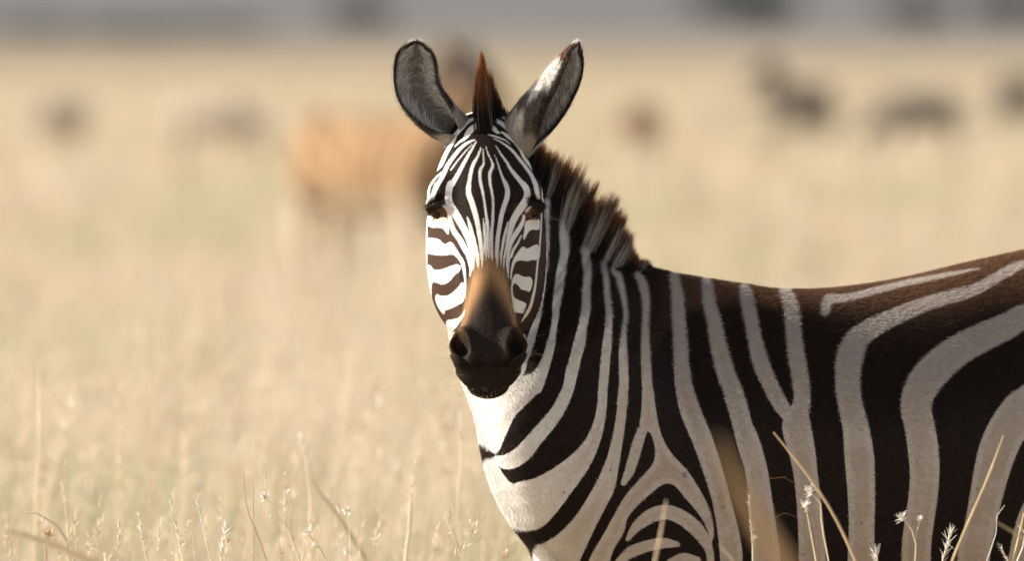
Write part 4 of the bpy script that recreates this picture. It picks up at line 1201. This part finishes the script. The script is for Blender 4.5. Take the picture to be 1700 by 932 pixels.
def leaf(label, path, Y, w, col, seed=0, dY=0.0):
    g = np.random.default_rng(seed + 90)
    P = [unp(x, y, Y + dY * i) for i, (x, y) in enumerate(path)]
    lo = P[-1]; foot = np.array([lo[0] + (lo[0] - P[-2][0]) * .8, lo[1], -.01]); P += [lo * .5 + foot * .5, foot]
    P = np.array(P); n = 30
    dist = np.concatenate([[0], np.cumsum(np.linalg.norm(np.diff(P, axis=0), axis=1))])
    q = np.linspace(0, dist[-1], n); C = cr(dist, P, q)
    W = np.interp(q / dist[-1], [0, .06, .2, .5, 1], [.15, .75, 1, .8, .3]) * w
    T = unit(np.gradient(C, axis=0)); s = unit(np.cross(T, [0.15, 1, 0])); nn = np.cross(T, s)
    V = np.stack([C - s * W[:, None] + nn * W[:, None] * .25, C, C + s * W[:, None] + nn * W[:, None] * .25], 1)
    V = np.concatenate([V.reshape(-1, 3), (V + nn[:, None] * .0006).reshape(-1, 3)])
    i, j = np.meshgrid(np.arange(n - 1), np.arange(2), indexing='ij'); i, j = i.ravel(), j.ravel()
    F = np.stack([i * 3 + j, i * 3 + j + 1, i * 3 + j + 4, i * 3 + j + 3], 1); F = np.concatenate([F, F[:, ::-1] + 3 * n])
    o = make_mesh('grass_leaf', V, F, M_GRASS, cols=np.tile(col, (len(V), 1)) * (.9 + .2 * g.random((len(V), 1))))
    tag(o, label, 'grass leaf', 'broad dry leaves')

# left of the zebra
stalk('short pale seed spike standing alone in the open grass', [(230, 856), (236, 895), (244, 935)], -.2, .0012, 'spike', seed=1)
stalk('tallest of the pale seed spikes in the open grass', [(282, 828), (293, 880), (304, 935)], -.1, .0013, 'spike', seed=2)
stalk('pale seed spike leaning beside the tallest seed spike', [(328, 834), (338, 880), (350, 935)], -.3, .0013, 'spike', seed=3)
stalk('bushy short seed spike right of two leaning pale spikes', [(374, 876), (369, 905), (366, 940)], .3, .0012, 'plume', seed=4)
stalk('thin upright brown bare stem beside the branched dead weed', [(420, 790), (421, 860), (421, 935)], -.05, .0010, None, BRN * 1.3, seed=5)
stalk('bent brown stem crossing the thin upright bare stem', [(405, 786), (410, 845), (432, 900), (445, 940)], .5, .0011, None, BRN, seed=6)
stalk('branched dead weed with two curled pale tips', [(440, 828), (465, 850), (480, 885), (500, 940)], -.15, .0013, 'flower', STRAW, branches=[[(450, 860), (466, 864), (478, 880)], [(478, 820), (480, 850), (484, 885)]], seed=7)
stalk('small curled pale weed beside the branched dead weed', [(510, 888), (525, 900), (541, 938)], -.1, .0012, 'flower', branches=[[(522, 908), (533, 912), (538, 925)]], seed=8)
stalk('knobbly pale weed with a side shoot near the tall soft plume', [(576, 852), (581, 890), (583, 940)], .1, .0012, 'flower', branches=[[(574, 915), (582, 920), (583, 930)]], seed=9)
stalk('tall soft plume stalk bending at its top', [(498, 726), (508, 770), (514, 810), (513, 940)], 2.2, .0020, 'plume', seed=10)
stalk('tall straight blurred stem, tallest in the open grass', [(64, 600), (66, 700), (61, 830), (58, 940)], 2.6, .0022, None, STRAW, seed=11)
stalk('feathery pale spike beside the arched dry leaf', [(102, 800), (110, 850), (114, 940)], 1.2, .0016, 'spike', seed=12)
stalk('dark twiggy stem under the arched dry leaf', [(80, 890), (77, 910), (78, 940)], -.1, .0012, 'flower', BRN, BRN * 1.6, seed=13)
stalk('stout pale seed stalk standing alone below the nose', [(683, 818), (680, 870), (672, 940)], 1.4, .0032, 'spike', seed=14)
stalk('soft spike close beside the zebra chest', [(762, 690), (766, 760), (760, 850), (770, 940)], 2.0, .0018, 'spike', seed=15)
stalk('thin leaning straw below the soft spike by the chest', [(714, 782), (738, 850), (770, 940)], 1.0, .0012, None, seed=16)
# in front of the zebra
stalk('rough pale spike before the shoulder', [(1244, 828), (1245, 860), (1249, 900), (1250, 940)], -.62, .0013, 'spike', branches=[[(1252, 896), (1252, 908), (1249, 920)]], seed=17)
stalk('pale dead flower with crown shaped head before the flank', [(1338, 843), (1344, 875), (1356, 940)], -.62, .0013, 'flower', seed=18)
stalk('pale nodding dead flower crossing the long diagonal straw', [(1346, 818), (1358, 828), (1364, 870), (1377, 940)], -.60, .0014, 'flower', seed=19)
stalk('long diagonal bare straw across the flank, tip toward the withers', [(1284, 718), (1330, 775), (1372, 835), (1424, 940)], -.9, .0026, None, np.array([.50, .36, .20]), seed=20)
stalk('forked pale dead weed before the belly', [(1498, 862), (1510, 874), (1519, 895), (1519, 940)], -.62, .0013, 'flower', branches=[[(1528, 864), (1523, 880), (1519, 898)]], seed=21)
stalk('short plume leaning toward the rump', [(1579, 882), (1572, 910), (1562, 940)], -.4, .0014, 'plume', seed=22)
stalk('long straight bare straw leaning toward the rump', [(1666, 724), (1640, 795), (1608, 868), (1578, 940)], -.9, .0024, None, np.array([.50, .36, .20]), seed=23)
stalk('thin hook tipped stem beside the long straw by the rump', [(1668, 840), (1661, 842), (1655, 880), (1636, 940)], -.5, .0009, None, PALE * .8, seed=24)
stalk('short blunt pale spike before the rump', [(1661, 911), (1668, 922), (1680, 945)], -.5, .0018, 'spike', seed=25)
stalk('straw yellow stem leaning before the haunch', [(1700, 852), (1692, 890), (1680, 940)], -.5, .0022, None, np.array([.60, .44, .20]), seed=26)
stalk('second straw yellow stem with bent tip before the haunch', [(1690, 873), (1700, 872), (1702, 890), (1686, 940)], -.45, .0014, None, PALE, seed=27)
stalk('blurred bare straw before the shoulder arches', [(1106, 832), (1098, 880), (1086, 940)], -2.2, .0022, None, np.array([.55, .42, .26]), seed=28)
stalk('blurred slanting straw tip low before the shoulder', [(1194, 905), (1212, 925), (1228, 945)], -1.6, .0018, None, np.array([.60, .48, .33]), seed=29)
stalk('slanting blurred straw before the haunch', [(1630, 854), (1668, 876), (1712, 905), (1740, 945)], -1.8, .0020, None, np.array([.50, .36, .22]), seed=30)
stalk('short tufted stub between belly weed and diagonal straw', [(1455, 918), (1456, 930), (1457, 945)], -.5, .0018, 'plume', seed=31)
stalk('dark wiry twig with two thin side shoots before the flank', [(1300, 792), (1318, 800), (1330, 820), (1350, 860), (1358, 940)], -.5, .0006, None, BRN * .7, branches=[[(1258, 797), (1280, 795), (1305, 793)], [(1284, 862), (1305, 853), (1332, 866), (1350, 880)]], seed=32)
leaf('broad blurred brown leaf slanting across the shoulder', [(1188, 728), (1215, 790), (1250, 855), (1300, 935)], -7.6, .0105, np.array([.60, .42, .23]), 1, .0)
leaf('arched dry leaf curling over in the open grass', [(28, 854), (48, 850), (72, 858), (104, 884), (120, 940)], -.1, .0030, np.array([.80, .70, .52]), 2)
leaf('wide pale blurred leaf slanting down through the open grass', [(0, 880), (60, 895), (120, 918), (170, 940)], -2.4, .007, np.array([.80, .68, .48]), 3)
leaf('long pale blurred leaf leaning over the small curled weed', [(515, 795), (545, 835), (580, 885), (612, 940)], 2.2, .005, np.array([.80, .69, .50]), 4)

# a loose fringe of thin stems round the focus distance, kept off the zebra itself
def fringe():
    n = 900
    x = rng.uniform(-1.9, 1.9, n); y = rng.uniform(-2.2, 4.2, n)
    px = 850 + x * 20000 / (y + D)
    k = ((px < 715) | (y > 1.4)) & body_clear(x, y); x, y = x[k], y[k]; n = len(x)
    top = 1.69 - (840 + 120 * rng.random(n) - HY) * (y + D) / 20000
    top = np.where(rng.random(n) < .12, top + .10, top)
    V, F, c = grass_blades(x, y, top, np.full(n, .0009), 0, .10, 8)
    P = V.reshape(n, 8, 2, 3).mean(2)
    Vs, Fs, Cs, off = [V], [F], [c * 1.1], len(V)
    for k in range(26):
        t = rng.random(n) * .5
        p = P[:, 7] * (1 - t[:, None]) + P[:, 6] * t[:, None]
        dr = unit(rng.normal(0, .35, (n, 3)) + unit(P[:, 7] - P[:, 6])); L_ = (.006 + .008 * rng.random(n))[:, None]
        V2, F2 = ribbons(np.stack([p, p + dr * L_ * .5, p + dr * L_], 1), np.array([.4, .9, .2])[None] * .0009, unit(rng.normal(0, 1, (n, 3))))
        Vs.append(V2); Fs.append(F2 + off); Cs.append(np.repeat(PAL[rng.integers(1, 6, n)] * 1.15, 6, 0)); off += len(V2)
    o = make_mesh('seed_grass', np.concatenate(Vs), np.concatenate(Fs), M_STALK, cols=np.concatenate(Cs), smooth=False)
    tag(o, 'loose fringe of thin pale seed stems beside the sharp zebra', 'grass', kind='stuff')
fringe()
